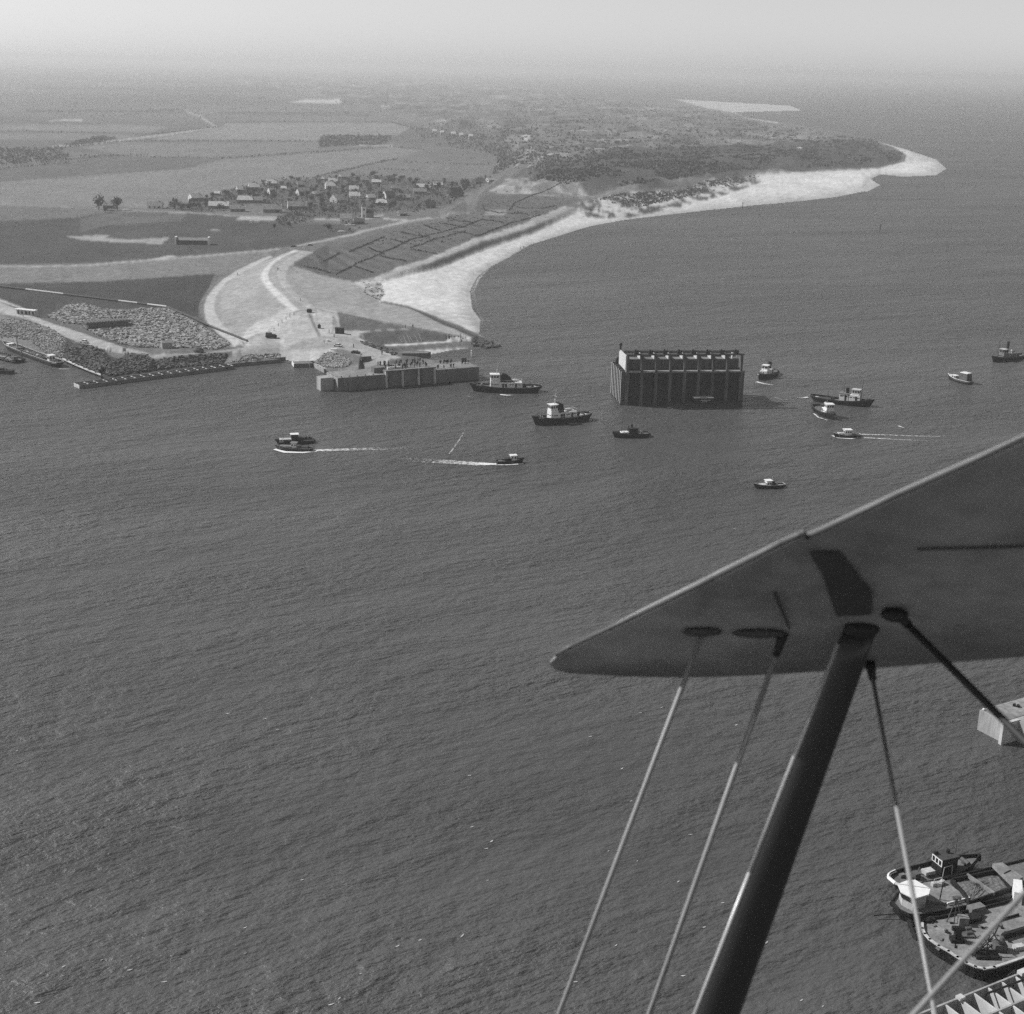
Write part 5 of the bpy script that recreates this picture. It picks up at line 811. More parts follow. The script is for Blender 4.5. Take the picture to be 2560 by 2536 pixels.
# hedges and tree belts
def belts(name, label, lines, hmin, hmax, dens, m='leafd', n_leaf=6):
    r2 = random.Random(len(lines) * 31); b = MB()
    for c, pts, z in lines:
        w_ = [G(*c(*p), z) for p in pts]
        for a, e in zip(w_[:-1], w_[1:]):
            n_ = max(2, int((e - a).length * dens))
            for i in range(n_):
                p = a.lerp(e, (i + r2.random()) / n_); gz = ground(p.x, p.y); h = r2.uniform(hmin, hmax); 
                if r2.random() < .06: continue
                for q in range(n_leaf):
                    s = h * r2.uniform(.14, .3); o = Vector((p.x + r2.gauss(0, h * .16), p.y + r2.gauss(0, h * .2), gz + h * r2.uniform(.08, .95))); al = r2.random() * 3.1
                    d = Vector((cos(al), sin(al), r2.uniform(-.4, .4))) * s; f_ = Vector((r2.uniform(-.5, .5), r2.uniform(-.5, .5), 1)).normalized() * s
                    b.add([o - d - f_, o + d - f_ * .6, o + d * .8 + f_, o - d * .9 + f_ * .8], [(0, 1, 2, 3)])
    return tag(b.build(name, m), label, None, None, 'stuff')
hl = [((530, 0), 1)]
cG = crop(700, 300, 2.1467)
belts('shelter_belts', 'low hedges dividing the dune farmland into strips', [(cG, p, 4) for p in (
    [(230, 765), (320, 710)], [(300, 825), (400, 770), (540, 720), (700, 650), (870, 610), (1000, 570), (1090, 540)], [(370, 705), (560, 625)], [(650, 600), (810, 640)], [(590, 640), (670, 665)], [(770, 560), (860, 600)], [(700, 712), (850, 740)], [(540, 735), (680, 775)], [(930, 610), (1060, 640)], [(1085, 540), (1200, 570)], [(1100, 490), (1330, 525)],
    [(1260, 450), (1380, 400), (1510, 360), (1500, 340)], [(850, 545), (1000, 580)], [(890, 525), (1040, 560)], [(1060, 640), (1240, 570), (1400, 525)], [(400, 780), (500, 820)], [(470, 680), (560, 722)], [(1100, 490), (1090, 465)], [(1230, 490), (1260, 450)], [(1270, 475), (1400, 490), (1480, 470)], [(130, 795), (300, 825)], [(700, 700), (840, 650), (1000, 615)])], .5, 1.25, 1.5)
belts('field_hedges', 'hedgerows and ditches between the polder fields', [(cF, p, 1.5) for p in (
    [(0, 458), (140, 446), (270, 435)], [(250, 425), (390, 408), (600, 414), (840, 418), (1060, 404), (1300, 388), (1480, 374)], [(230, 378), (330, 368), (450, 355), (700, 352), (960, 352), (1200, 354)], [(300, 408), (560, 406)], [(570, 328), (640, 320), (815, 300)],
    [(1480, 374), (1600, 385)], [(1390, 458), (1500, 462), (1590, 463)], [(1500, 432), (1640, 436), (1780, 442), (1860, 440)], [(1180, 492), (1400, 440), (1500, 420)], [(1640, 368), (1780, 366), (1900, 372)], [(0, 398), (120, 390), (240, 378)], [(0, 315), (200, 319), (420, 322)], [(850, 283), (1100, 280), (1480, 282), (1540, 298)], [(100, 240), (500, 242), (700, 232)], [(840, 245), (1400, 246)])], 1.5, 3.2, .3, 'leaff', 5)
def wood(name, label, polys, n_, h0, h1, m='leafd'):
    r2 = random.Random(n_ + 5); b = MB()
    for c, poly, share in polys:
        pl = [c(*p) for p in poly]; us = [p[0] for p in pl]; vs_ = [p[1] for p in pl]; k = 0
        while k < n_ * share:
            u, v = r2.uniform(min(us), max(us)), r2.uniform(min(vs_), max(vs_))
            if not inpoly(np.array([u]), np.array([v]), pl)[0]: continue
            g = GG(u, v, 1.5); k += 1; h = r2.uniform(h0, h1)
            for q in range(7):
                s = h * r2.uniform(.12, .26); o = Vector((g.x + r2.gauss(0, h * .22), g.y + r2.gauss(0, h * .3), g.z + h * r2.uniform(.1, .95))); al = r2.random() * 3.1
                d = Vector((cos(al), sin(al), r2.uniform(-.4, .4))) * s; f_ = Vector((r2.uniform(-.5, .5), r2.uniform(-.5, .5), 1)).normalized() * s
                b.add([o - d - f_, o + d - f_ * .6, o + d * .8 + f_, o - d * .9 + f_ * .8], [(0, 1, 2, 3)])
    return tag(b.build(name, m), label, None, None, 'stuff')
wood('far_woods', 'distant bare woods and scattered bushes over the polder', [(cF, [(1200, 350), (1220, 335), (1480, 335), (1450, 365), (1210, 376)], .28), (cF, [(240, 372), (380, 335), (440, 345), (330, 365)], .08), (cF, [(0, 410), (0, 385), (230, 378), (260, 410), (240, 430), (0, 445)], .14), (cF, [(100, 200), (400, 150), (1400, 200), (1500, 260), (800, 270), (200, 260)], .12),
    (cF, [(1540, 300), (1750, 260), (1932, 300), (1932, 345), (1600, 350)], .12), (c4, [(850, 20), (1250, 40), (1330, 120), (1250, 170), (900, 110)], .1), (c4, [(1130, 120), (1300, 110), (1340, 160), (1300, 250), (1250, 280), (1190, 300), (1230, 200)], .10), (c4, [(1500, 230), (1640, 200), (1700, 240), (1560, 290), (1480, 270)], .05)], 3200, 2.2, 5, 'leaff')
wood('village_undergrowth', 'gardens and bushes between the village houses', [(c3, [(580, 340), (640, 280), (760, 300), (930, 240), (1130, 190), (1400, 130), (1600, 120), (1932, 110), (1932, 480), (1840, 400), (1600, 400), (1380, 380), (1420, 350), (1180, 300), (930, 360), (750, 360)], .5), (c3, [(1340, 420), (1420, 380), (1580, 380), (1600, 430), (1400, 460)], .06), (c4, [(0, 560), (0, 340), (200, 300), (500, 310), (700, 330), (960, 350), (1180, 310), (1200, 360), (1000, 420), (900, 500), (640, 560), (400, 560)], .44)], 2600, 1.0, 2.6, 'leaf')
# ---------------- trees one can tell apart
def make_tree(seed, h, label, group=None, m='leaf'):
    r2 = random.Random(seed); t = thing('village_tree', label, 'tree', (0, 0, -100), 0, group); b = MB(); b.cyl((0, 0, -.3), (.1, 0, h * .45), h * .035, h * .02, 6)
    for k in range(5): a = k * 1.3; b.cyl((.05, 0, h * (.28 + .04 * k)), (cos(a) * h * .25, sin(a) * h * .25, h * (.6 + .05 * k)), h * .014, h * .006, 4)
    b.build('trunk', 'bark', t); b = MB(); cl = [(Vector((r2.gauss(0, h * .15), r2.gauss(0, h * .15), h * r2.uniform(.22, .88))), h * r2.uniform(.12, .19)) for _ in range(12)]
    for c_, rr in cl:
        for q in range(26):
            o = c_ + Vector((r2.gauss(0, rr * .6), r2.gauss(0, rr * .6), r2.gauss(0, rr * .5))); s = h * r2.uniform(.025, .05); al = r2.random() * 3.1; d = Vector((cos(al), sin(al), r2.uniform(-.5, .5))) * s; f_ = Vector((r2.uniform(-.6, .6), r2.uniform(-.6, .6), 1)).normalized() * s
            b.add([o - d - f_, o + d - f_, o + d + f_, o - d + f_], [(0, 1, 2, 3)])
    b.build('crown', m, t); return t
VG = 'trees between the village houses'
protos = [make_tree(s, h, 'small bare tree growing between the village houses', VG, m) for s, h, m in ((1, 5.5, 'leaf'), (2, 6.5, 'leafd'), (3, 4.6, 'leaf'), (4, 5.8, 'leafd'))]
first = [True] * 4; r2 = random.Random(77); nT = 0; vil = [c3(*p) for p in ((580, 335), (640, 285), (760, 300), (930, 240), (1130, 185), (1400, 135), (1600, 125), (1932, 105))] + [c4(*p) for p in ((200, 300), (500, 310), (700, 335), (960, 350), (1180, 310), (1190, 350), (1000, 420), (900, 500), (640, 545), (500, 540), (340, 550), (120, 560), (-20, 590))] + [c3(*p) for p in ((1400, 400), (1420, 350), (1180, 290), (930, 360), (750, 365))]
us = [p[0] for p in vil]; vs_ = [p[1] for p in vil]
def put_tree(u, v, i, sc, label=None):
    g = GG(u, v, 1.5); p = protos[i]
    if first[i] and not label: first[i] = False; p.location = g; return p
    o = clone(p, g, r2.random() * 6.3, label, sc)
    if label and 'group' in o: del o['group']
    return o
while nT < 210:
    u, v = r2.uniform(min(us), max(us)), r2.uniform(min(vs_), max(vs_))
    if inpoly(np.array([u]), np.array([v]), vil)[0]: put_tree(u, v, nT % 4, r2.uniform(.7, 1.15)); nT += 1
put_tree(*c3(130, 345), 1, 2.0, 'large dark tree just left of the lone farmhouse'); put_tree(*c3(258, 348), 3, 1.9, 'broad bushy tree just right of the lone farmhouse'); put_tree(*c3(175, 365), 1, .9, 'low round bush in front of the lone farmhouse')
put_tree(*c3(1340, 478), 3, .7, 'dark bush standing in the meadow below the sandy yard'); put_tree(*c3(1440, 466), 1, .8, 'dark thicket right of the sandy yard'); put_tree(*c3(1715, 492), 1, 1.0, 'wide dark bush in the meadow left of the roadside barn'); put_tree(*c4(205, 688), 3, .5, 'small dark bush by the white boat on the grass'); put_tree(*c4(1015, 385), 1, 1.5, 'tall dark tree standing at the right end of the village')
# ---------------- houses
def house(spec):
    c, x, y, lpx, yaw, D_, hw, hr, wallm, roofm, label, fe = spec; u, v = c(x, y); g = GG(u, v, 1.5); dist = math.hypot(g.x, g.y, CAM_H - g.z); L_ = lpx / 2.76 / F * dist / max(.55, abs(cos(R(yaw))) ); L_ = max(5, L_)
    t = thing('village_house', label, 'house', g, R(yaw)); wl = MB().box((0, 0, hw / 2 - .3), (L_, D_, hw + .6)).build('wall', wallm, t)
    b = MB(); e = .4; a = L_ / 2 + e; w_ = D_ / 2 + e
    b.add([(-a, -w_, hw - .15), (a, -w_, hw - .15), (a, w_, hw - .15), (-a, w_, hw - .15), (-a + (1.5 if 'h' in fe else 0), 0, hw + hr), (a - (1.5 if 'h' in fe else 0), 0, hw + hr)], [(0, 1, 5, 4), (2, 3, 4, 5), (0, 4, 3), (1, 2, 5), (0, 3, 2, 1)]); rf = b.build('roof', roofm, t)
    if 'g' in fe:                                    # pale gable ends standing a little proud
        for s in (-1, 1):
            q = MB(); q.add([(s * (L_ / 2 + .43), -D_ / 2, 0), (s * (L_ / 2 + .43), D_ / 2, 0), (s * (L_ / 2 + .43), D_ / 2, hw), (s * (L_ / 2 + .43), 0, hw + hr + .1), (s * (L_ / 2 + .43), -D_ / 2, hw), (s * (L_ / 2 + .2), -D_ / 2, 0), (s * (L_ / 2 + .2), D_ / 2, 0), (s * (L_ / 2 + .2), D_ / 2, hw), (s * (L_ / 2 + .2), 0, hw + hr + .1), (s * (L_ / 2 + .2), -D_ / 2, hw)], [(0, 1, 2, 3, 4), (9, 8, 7, 6, 5), (0, 5, 6, 1), (1, 6, 7, 2), (2, 7, 8, 3), (3, 8, 9, 4), (4, 9, 5, 0)]); q.build('gable', 'wallw', t)
    if 'n' not in fe: MB().box((L_ * .28, 0, hw + hr + .2), (.8, .8, 1.4)).build('chimney', 'wallb', rf)
    nw = 3 if L_ > 10 else 2
    for k in range(nw): MB().box((-L_ / 2 + (k + .5) * L_ / nw, -D_ / 2 - .02, hw * .5), (1.2, .08, 1.2)).build('window', 'glass', wl)
    MB().box((L_ * .02 + (.9 if nw == 3 else 0) + (L_ / 6 if nw == 3 else 0), -D_ / 2 - .03, 1.0), (1.0, .08, 2.0)).build('door', 'black', wl)
    MB().box((-L_ / 2 - .02 - (.42 if 'g' in fe else 0), 0, hw * .55), (.08, 1.1, 1.2)).build('window', 'glass', wl)
    return t
HS = [
 (c3, 520, 335, 96, 5, 7, 2.8, 3.2, 'wallw', 'roof', 'white-walled cottage with grey roof alone at the left end of the village', ''),
 (c3, 200, 332, 62, 0, 7, 2.6, 3.2, 'wallb', 'roof', 'lone farmhouse half hidden between two big trees at left', ''),
 (c3, 800, 285, 60, 40, 8, 3.4, 3.6, 'wallb', 'roofl', 'house with large sunlit gable at the left edge of the village trees', 'g'),
 (c3, 950, 246, 34, 0, 5, 2.4, 1.6, 'wallw', 'roofl', 'tiny bright white outbuilding behind the village at left', 'n'),
 (c3, 1110, 225, 44, 30, 7, 3, 3.4, 'wallb', 'roofl', 'pale-roofed house right of the tiny white outbuilding', ''),
 (c3, 1200, 206, 62, 20, 8, 3, 3.6, 'wallb', 'roofl', 'broad pale-roofed house at the back edge of the village', ''),
 (c3, 1322, 178, 60, 12, 8, 2.8, 3.4, 'wallb', 'roofl', 'pale house farthest back against the big light field', ''),
 (c3, 960, 336, 128, 6, 8, 2.8, 3.4, 'wallb', 'roofl', 'long low farmhouse with white left gable in the front row', 'g'),
 (c3, 1090, 356, 92, 10, 7, 2.6, 3.0, 'wallb', 'roof', 'front-row house with bright left gable beside the long low farmhouse', 'g'),
 (c3, 1140, 296, 104, 8, 8, 3, 3.4, 'wallb', 'roofl', 'second-row house with wide pale roof', 'h'),
 (c3, 1242, 296, 80, 10, 7, 2.6, 3, 'wallb', 'roof', 'second-row house with dull roof right of the wide pale one', ''),
 (c3, 1328, 362, 118, 10, 9, 3, 4, 'wallb', 'roof', 'front-row house with shadowed porch above the sandy yard', 'g'),
 (c3, 1500, 342, 120, 12, 9, 3.2, 4, 'wallb', 'roof', 'large front-row house with white-edged gable and patched roof', 'g'),
 (c3, 1325, 236, 36, 40, 6, 2.8, 3, 'wallb', 'roofl', 'small house with bright left gable in the middle of the village', 'g'),
 (c3, 1408, 210, 36, 0, 5, 2.4, 2, 'wallw', 'roofl', 'small white house in the trees behind the village middle', ''),
 (c3, 1522, 246, 34, 45, 6, 3, 3.2, 'wallw', 'roofl', 'narrow house with white gable among dark trees', 'g'),
 (c3, 1628, 250, 30, 50, 6, 2.4, 2.6, 'wallb', 'roofl', 'little shed with slanting bright roof in the trees', 'n'),
 (c3, 1525, 186, 42, 20, 7, 2.8, 3, 'wallb', 'roof', 'dull house half sunk in the back trees', ''),
 (c4, 70, 392, 62, 15, 8, 3.2, 4, 'wallw', 'roofl', 'tall pale house with broad bright gable, back right of the village', 'h'),
 (c4, 90, 358, 56, 10, 7, 2.8, 3.2, 'wallb', 'roofl', 'pale-roofed house just behind the tall pale house', ''),
 (c4, 40, 338, 34, 50, 6, 2.4, 2.6, 'wallb', 'roofl', 'slanting bright roof at the back edge of the village', 'n'),
 (c4, 155, 322, 30, 50, 6, 2.4, 2.4, 'wallb', 'roofl', 'farthest slanting bright roof against the field', 'n'),
 (c4, 235, 414, 56, 10, 7, 3, 3.4, 'wallw', 'roofl', 'white cottage in the trees, upper one of a pair', ''),
 (c4, 240, 460, 66, 10, 8, 3, 3.4, 'wallw', 'roofl', 'white cottage in the trees, lower one of a pair', ''),
 (c4, 122, 486, 50, 60, 8, 3.4, 3.8, 'wallw', 'roofl', 'house turned end-on with a peaked white gable, left of the chapel', 'g'),
 (c4, 310, 346, 50, 10, 7, 2.6, 3, 'wallb', 'roof', 'dull-roofed house in the back row', ''),
 (c4, 390, 360, 60, 3, 7, 2.4, 2.6, 'wallb', 'roofl', 'house with long bright roof in the back row', ''),
 (c4, 470, 340, 32, 60, 6, 3, 3, 'wallb', 'roof', 'small end-on house at the back edge of the village', ''),
 (c4, 520, 406, 50, 12, 7, 2.8, 3.2, 'wallb', 'roof', 'grey house standing alone among mid-village trees', ''),
 (c4, 475, 458, 54, 35, 8, 3.2, 3.6, 'wallb', 'roofd', 'dark house with bright left gable right of the paired white cottages', 'g'),
 (c4, 350, 468, 44, 30, 6, 2.4, 2.8, 'wallb', 'roofl', 'small pale roof above the chapel tower', 'n'),
 (c4, 425, 508, 76, 4, 8, 2.8, 3, 'wallb', 'roofl', 'broad house with wide pale roof right of the chapel', 'h'),
 (c4, 582, 470, 78, 5, 8, 2.8, 3, 'wallb', 'roof', 'long grey house with flat dark end in the village right half', ''),
 (c4, 715, 398, 92, 6, 8, 2.8, 3.2, 'wallb', 'roofl', 'long pale-roofed house of the right-hand group, rear', ''),
 (c4, 690, 428, 84, 10, 8, 2.8, 3, 'wallb', 'roof', 'grey-roofed house in front of the long pale-roofed one', ''),
 (c4, 815, 382, 56, 6, 7, 2.8, 3, 'wallb', 'roofl', 'pale house beside the tall dark tree', ''),
 (c4, 932, 444, 72, 40, 10, 3, 5.5, 'wallb', 'roofd', 'big dark steep-roofed house with light-trimmed gable at the right end', ''),
 (c4, 752, 524, 60, 30, 8, 2.4, 4, 'wood', 'roofd', 'black pointed barn in the meadow right of the chapel', 'n'),
 (c4, 992, 384, 42, 20, 7, 2.8, 3.6, 'wallb', 'roofd', 'dark house under the tall dark tree', ''),
 (c4, 1100, 358, 52, 5, 7, 2.6, 3, 'wood', 'roofd', 'dark barn at the far right of the village', 'n'),
 (c4, 1172, 346, 34, 40, 6, 2.4, 2.2, 'wallw', 'roofl', 'small bright shed last in line at the village right end', 'n'),
 (c4, 182, 630, 78, 2, 8, 4.4, 3.2, 'wallw', 'roof', 'grey-roofed barn with pale base beside the road below the chapel', 'n'),
 (c4, 272, 636, 66, 4, 7, 2.4, 2.2, 'wood', 'roofd', 'low black shed built against the roadside barn', 'n'),
 (c4, 568, 578, 50, 25, 7, 2.2, 2.4, 'wallb', 'roof', 'small grey barn in the grass right of the chapel', 'n'),
 (c4, 1425, 46, 54, 5, 8, 3, 3, 'wallw', 'roofl', 'white farmhouse alone far off in the dunes', 'n')]
for i, (x, l) in enumerate(((790, 26), (842, 20), (920, 28), (975, 22), (1040, 26))): HS.append((c4, x, 10 + i * 9, l, 5, 9, 4.5, 3, 'wallw', 'roofl', ['leftmost', 'second from left', 'middle', 'second from right', 'rightmost'][i] + ' of five tiny white houses far off in the woods', 'n'))
for h_ in HS: house(h_)
# chapel
g = GG(*c4(303, 590), 1.5); t = thing('chapel', 'little chapel with a pale square tower and pointed roof', 'chapel', g, R(10)); MB().box((4.5, 1, 1.8), (7, 5.5, 4)).build('nave_wall', 'wallb', t); b = MB(); b.add([(1, -2, 3.7), (8.3, -2, 3.7), (8.3, 4, 3.7), (1, 4, 3.7), (1, 1, 6.6), (8.3, 1, 6.6)], [(0, 1, 5, 4), (2, 3, 4, 5), (0, 4, 3), (1, 2, 5), (0, 3, 2, 1)]); b.build('nave_roof', 'roofd', t)
tw = MB().box((0, 0, 4.3), (3.6, 3.6, 9.2)).build('tower', 'wallw', t); b = MB(); b.add([(-2.1, -2.1, 8.9), (2.1, -2.1, 8.9), (2.1, 2.1, 8.9), (-2.1, 2.1, 8.9), (0, 0, 13.6)], [(0, 1, 4), (1, 2, 4), (2, 3, 4), (3, 0, 4), (0, 3, 2, 1)]); b.build('spire', 'roof', t); MB().box((0, -1.82, 6.6), (1.2, .08, 1.8)).build('window', 'glass', tw); MB().box((0, -1.82, 1.2), (1.2, .08, 2.2)).build('door', 'black', tw)
# long dark shed in the meadow
g = GG(*c3(778, 582), 1.5); dd = math.hypot(g.x, g.y); L_ = 205 / 2.76 / F * dd; t = thing('long_shed', 'long dark low shed with white end walls standing in the meadow', 'shed', g, R(4)); MB().box((0, 0, 1.5), (L_, 6, 3.4)).build('wall', 'wood', t)
b = MB(); b.add([(-L_ / 2 - .2, -3.4, 3.0), (L_ / 2 + .2, -3.4, 3.0), (L_ / 2 + .2, 3.4, 3.0), (-L_ / 2 - .2, 3.4, 3.0), (-L_ / 2 - .2, 0, 4.6), (L_ / 2 + .2, 0, 4.6)], [(0, 1, 5, 4), (2, 3, 4, 5), (0, 4, 3), (1, 2, 5), (0, 3, 2, 1)]); b.build('roof', 'roof', t)
for s in (-1, 1): MB().box((s * (L_ / 2 + .6), 0, 2.4), (1.2, 6.6, 5.4), taper=.95).build('end_wall', 'white', t)
for k in range(8): MB().box((-L_ / 2 + (k + .5) * L_ / 8, -3.03, 1.6), (1.3, .08, 1.5)).build('window', 'glass', t)
# white boat and pale heap on the grass by the road
g = GG(*c4(212, 652), 1.5); t = thing('beached_boat', 'white boat lying on the grass between the barn and the road', 'boat', g, R(-8)); hull(t, 9, 2.6, 1.6, 1.1, 1.2, mh='white', md='white', N=10); MB().box((-1, 0, 1.4), (2.4, 1.6, 1.0)).build('cabin', 'white', t)
g = GG(*c4(150, 690), 1.5); o = MB().ball((0, 0, .2), 1, 12, 5, (3.4, 1.2, .8)).build('canvas_heap', 'offwhite'); o.location = g; tag(o, 'pale canvas-covered heap in the grass next to the road', 'heap')
for k, x in enumerate((1178, 1222)): g = GG(*c3(x, 436), 1.5); o = MB().box((0, 0, .9), (2.2 + 2.6 * k, 2, 1.8), taper=.85).build('white_crate' , 'white'); o.location = g; tag(o, ['smaller', 'larger'][k] + ' of two white covered loads just below the sandy yard', 'load')
hs_ = [o for o in C.objects if o.get('category') == 'house']; byh = {}
for o in [o for o in C.objects if o.get('group') == VG]:
    h_ = min(hs_, key=lambda q: (q.location - o.location).length); byh.setdefault(h_.name, []).append((o.location.x - h_.location.x, o, h_))
for lst in byh.values():
    lst.sort(key=lambda q: q[0])
    for dx, o, h_ in lst:
        o['label'] = 'bare tree %s the ' % ('left of' if dx < -4 else 'right of' if dx > 4 else 'in front of' if o.location.y < h_.location.y else 'behind') + ' '.join(h_['label'].split()[:10]).rstrip(',')
# ---------------- vehicles
def car(label, g, yaw, body='mid', top='white', kind='car'):
    t = thing('parked_car' if kind == 'car' else 'parked_truck', label, 'car' if kind == 'car' else 'truck', g, yaw); b = MB()
    prof = [(-2.0, .35), (2.0, .35), (2.1, .8), (1.1, .95), (-1.2, .95), (-2.05, .85)] if kind == 'car' else [(-2.6, .4), (2.5, .4), (2.6, 1.0), (2.5, 1.3), (1.2, 1.3), (-2.6, 1.3)]
    n_ = len(prof); wv = .82 if kind == 'car' else 1.0
    b.add([(x, -wv, z) for x, z in prof] + [(x, wv, z) for x, z in prof], [tuple(range(n_)), tuple(range(n_, 2 * n_))[::-1]] + [(i, n_ + i, n_ + (i + 1) % n_, (i + 1) % n_) for i in range(n_)]); b.build('body', body, t, bevel=.06)
    cx, cl_ = (-.15, 2.1) if kind == 'car' else (1.2, 1.8); cz = .95 if kind == 'car' else 1.3
    MB().box((cx, 0, cz + .25), (cl_, 1.4 * wv / .82, .55), taper=.85).build('window_band', 'glass', t); MB().box((cx, 0, cz + .55), (cl_ * .84, 1.2 * wv / .82, .1)).build('roof', top, t)
    if kind != 'car': MB().box((-1.1, 0, 1.9), (2.8, 1.9, 1.2)).build('load', 'wood', t)
    for x in (-1.3, 1.3):
        for s in (-1, 1): MB().cyl((x, s * wv - .1, .34), (x, s * wv + .1, .34), .34, n=10).build('wheel', 'tyre', t)
    return t
car('pale car parked on the site road left of the stone heap', GG(*cL(1275, 712), 2.4), R(150), 'offwhite', 'white'); car('white-roofed car parked in the middle of the dike-head yard', GG(*cW(1080, 945), 4), R(-25), 'offwhite', 'white'); car('small dark-sided car at the foot of the yard slope near the rubble heap', GG(*cW(1405, 1072), 4), R(-20), 'black', 'offwhite')
car('dark truck standing at the left of the sandy dike head', GG(*c2(216, 622), 4), R(5), 'black', 'mid', 'truck'); car('car with bright roof on the road at the top of the dike', GG(*c3(1588, 596), 2), R(15), 'mid', 'white'); car('dark car on the road just left of the dike top', GG(*c3(1474, 604), 2), R(10), 'black', 'mid')
# hut, logs, pipeline, sheds
g = GG(*cW(1110, 695), 4); t = thing('site_hut', 'black box-like site hut at the foot of the sandy dike head', 'hut', g, R(2)); MB().box((0, 0, 1.2), (4.0, 2.6, 2.6)).build('wall', 'black', t); MB().box((0, 0, 2.6), (4.3, 2.9, .18)).build('roof', 'hull2', t); MB().box((.6, -1.33, 1.2), (.9, .06, 1.8)).build('door', 'hull2', t)
g = GG(*c1(1150, 692), 2.4); t = thing('site_hut', 'pale square hut at the lower edge of the stone field', 'hut', g, R(25)); MB().box((0, 0, 1.3), (4.4, 3.6, 3.0)).build('wall', 'conc', t); b = MB(); b.add([(-2.5, -2.1, 2.7), (2.5, -2.1, 2.7), (2.5, 2.1, 2.7), (-2.5, 2.1, 2.7), (-2, 0, 3.5), (2, 0, 3.5)], [(0, 1, 5, 4), (2, 3, 4, 5), (0, 4, 3), (1, 2, 5), (0, 3, 2, 1)]); b.build('roof', 'deckl', t)
g = GG(*c1(1370, 722), 2.6); o = MB().ball((0, 0, .8), 1.0, 10, 5, (2.4, 1.8, 1.6)).build('sand_heap', 'wood'); o.location = g; tag(o, 'small dark conical heap right of the pale hut', 'heap')
g = G(*cL(380, 258), 2.4); t = thing('site_canteen', 'long white site cabin with open front beside the left road', 'cabin', GG(*cL(400, 285), 2.4), R(-20)); MB().box((0, .6, 1.2), (11, 2.2, 2.4)).build('wall', 'offwhite', t); MB().box((-.5, .4, 2.5), (12, 3.2, .15)).build('roof', 'white', t)
for k in range(5): MB().box((-4.4 + k * 2.2, -.53, 1.1), (.9, .06, 1.6)).build('opening', 'black', t)
ga, gb = GG(*c1(600, 572), 2), GG(*c1(905, 545), 2); dv = (gb - ga); yw = atan2(dv.y, dv.x); Ll = dv.length; firstlog = None
for lay in range(3):
    for k in range(15 - lay % 2):
        p = ga + Matrix.Rotation(yw, 3, 'Z') @ Vector(((k + .5 + .5 * (lay % 2)) * Ll / 15, 3.2, .72 + lay * 1.3)); r_ = Ll / 30 * .97
        if not firstlog:
            firstlog = thing('brushwood_roll', 'brushwood roll in the bottom layer of the long stack, first from its left end', 'brushwood roll', p, yw, 'brushwood rolls in the long stack'); b = MB(); b.cyl((0, -3.2, 0), (0, 3.2, 0), r_, n=10); b.build('bundle', 'wood', firstlog, smooth=False); [MB().cyl((0, q - .07, 0), (0, q + .07, 0), r_ + .04, n=10).build('binding', 'deckl', firstlog) for q in (-2.4, 0, 2.4)]
        else: clone(firstlog, p, yw, 'brushwood roll in the %s layer of the long stack, %s from its left end' % (('bottom', 'middle', 'top')[lay], ORD[k]))
pp = [GG(*c1(x, y), 1.5) + Vector((0, 0, .6)) for x, y in ((-160, 250), (0, 271), (180, 293), (440, 325), (700, 357), (820, 372), (950, 388), (1020, 397), (1150, 413), (1320, 488), (1480, 560), (1600, 606), (1705, 648))]
t = thing('dredging_pipeline', 'long dark dredging pipeline with paler lengths crossing the meadow to the dike', 'pipeline', pp[0])
for k, (a, e) in enumerate(zip(pp[:-1], pp[1:])): MB().cyl(a - pp[0], e - pp[0] + Vector((0, 0, 0)), .5, n=8).build('pipe_section', 'concl' if k in (2, 5, 7) else 'hull2', t)
for k, (x, y) in enumerate(((290, 525), (310, 500), (335, 480))): pass
# sand fence stakes left of the dike head
fs = [GG(*c2(x, y), 4) for x, y in ((235, 575), (265, 540), (290, 518), (318, 498), (345, 482), (372, 462))]
t = thing('stake_fence', 'row of thin dark stakes climbing the left edge of the sandy dike head', 'fence', fs[0])
for p in fs: q = p - fs[0]; MB().cyl(q, q + Vector((0, 0, 1.5)), .14, n=5).build('stake', 'wood', t)
fs = [GG(*c2(x, y), 1) for x, y in ((1120, 655), (1150, 652), (1175, 650), (1195, 650), (1230, 648), (1255, 646))]
t = thing('pale_stakes', 'cluster of leaning pale stakes in the dark hollow behind the crowd', 'stakes', fs[0])
for k, p in enumerate(fs): q = p - fs[0]; MB().cyl(q, q + Vector((-1.6, 0.4, 2.6 + .5 * (k % 3))), .13, n=5).build('stake', 'white', t)
g = GG(*cW(730, 600), 5); t = thing('conveyor_motor', 'dark machine at the foot of the ramp down the sandy dike head', 'machine', g); MB().box((0, 0, .8), (1.4, 1.2, 1.4)).build('housing', 'black', t); MB().cyl((0, 0, 1.4), (0, 0, 2.1), .3).build('drum', 'black', t)
g = GG(*cW(545, 305), 6); t = thing('winch_frame', 'dark winch frame on top of the dike head', 'winch', g); MB().box((0, 0, .7), (2.4, 1.4, 1.2)).build('housing', 'black', t); MB().cyl((-1, 0, 1.3), (1, 0, 1.3), .5).build('drum', 'wood', t)
g = GG(*cW(1600, 1215), 4); t = thing('timber_shelter', 'low tent-like timber shelter between the rubble heap and the crowd', 'shelter', g, R(25)); b = MB(); b.add([(-2.4, -1.4, -.2), (2.4, -1.4, -.2), (2.4, 1.4, -.2), (-2.4, 1.4, -.2), (-2.2, 0, 2), (2.2, 0, 2)], [(0, 1, 5, 4), (2, 3, 4, 5), (0, 4, 3), (1, 2, 5)]); b.build('roof', 'wood', t); b = MB(); b.cyl((-2.2, 0, 2), (3.4, 0, 2.05), .1); b.build('ridge_pole', 'deckl', t)
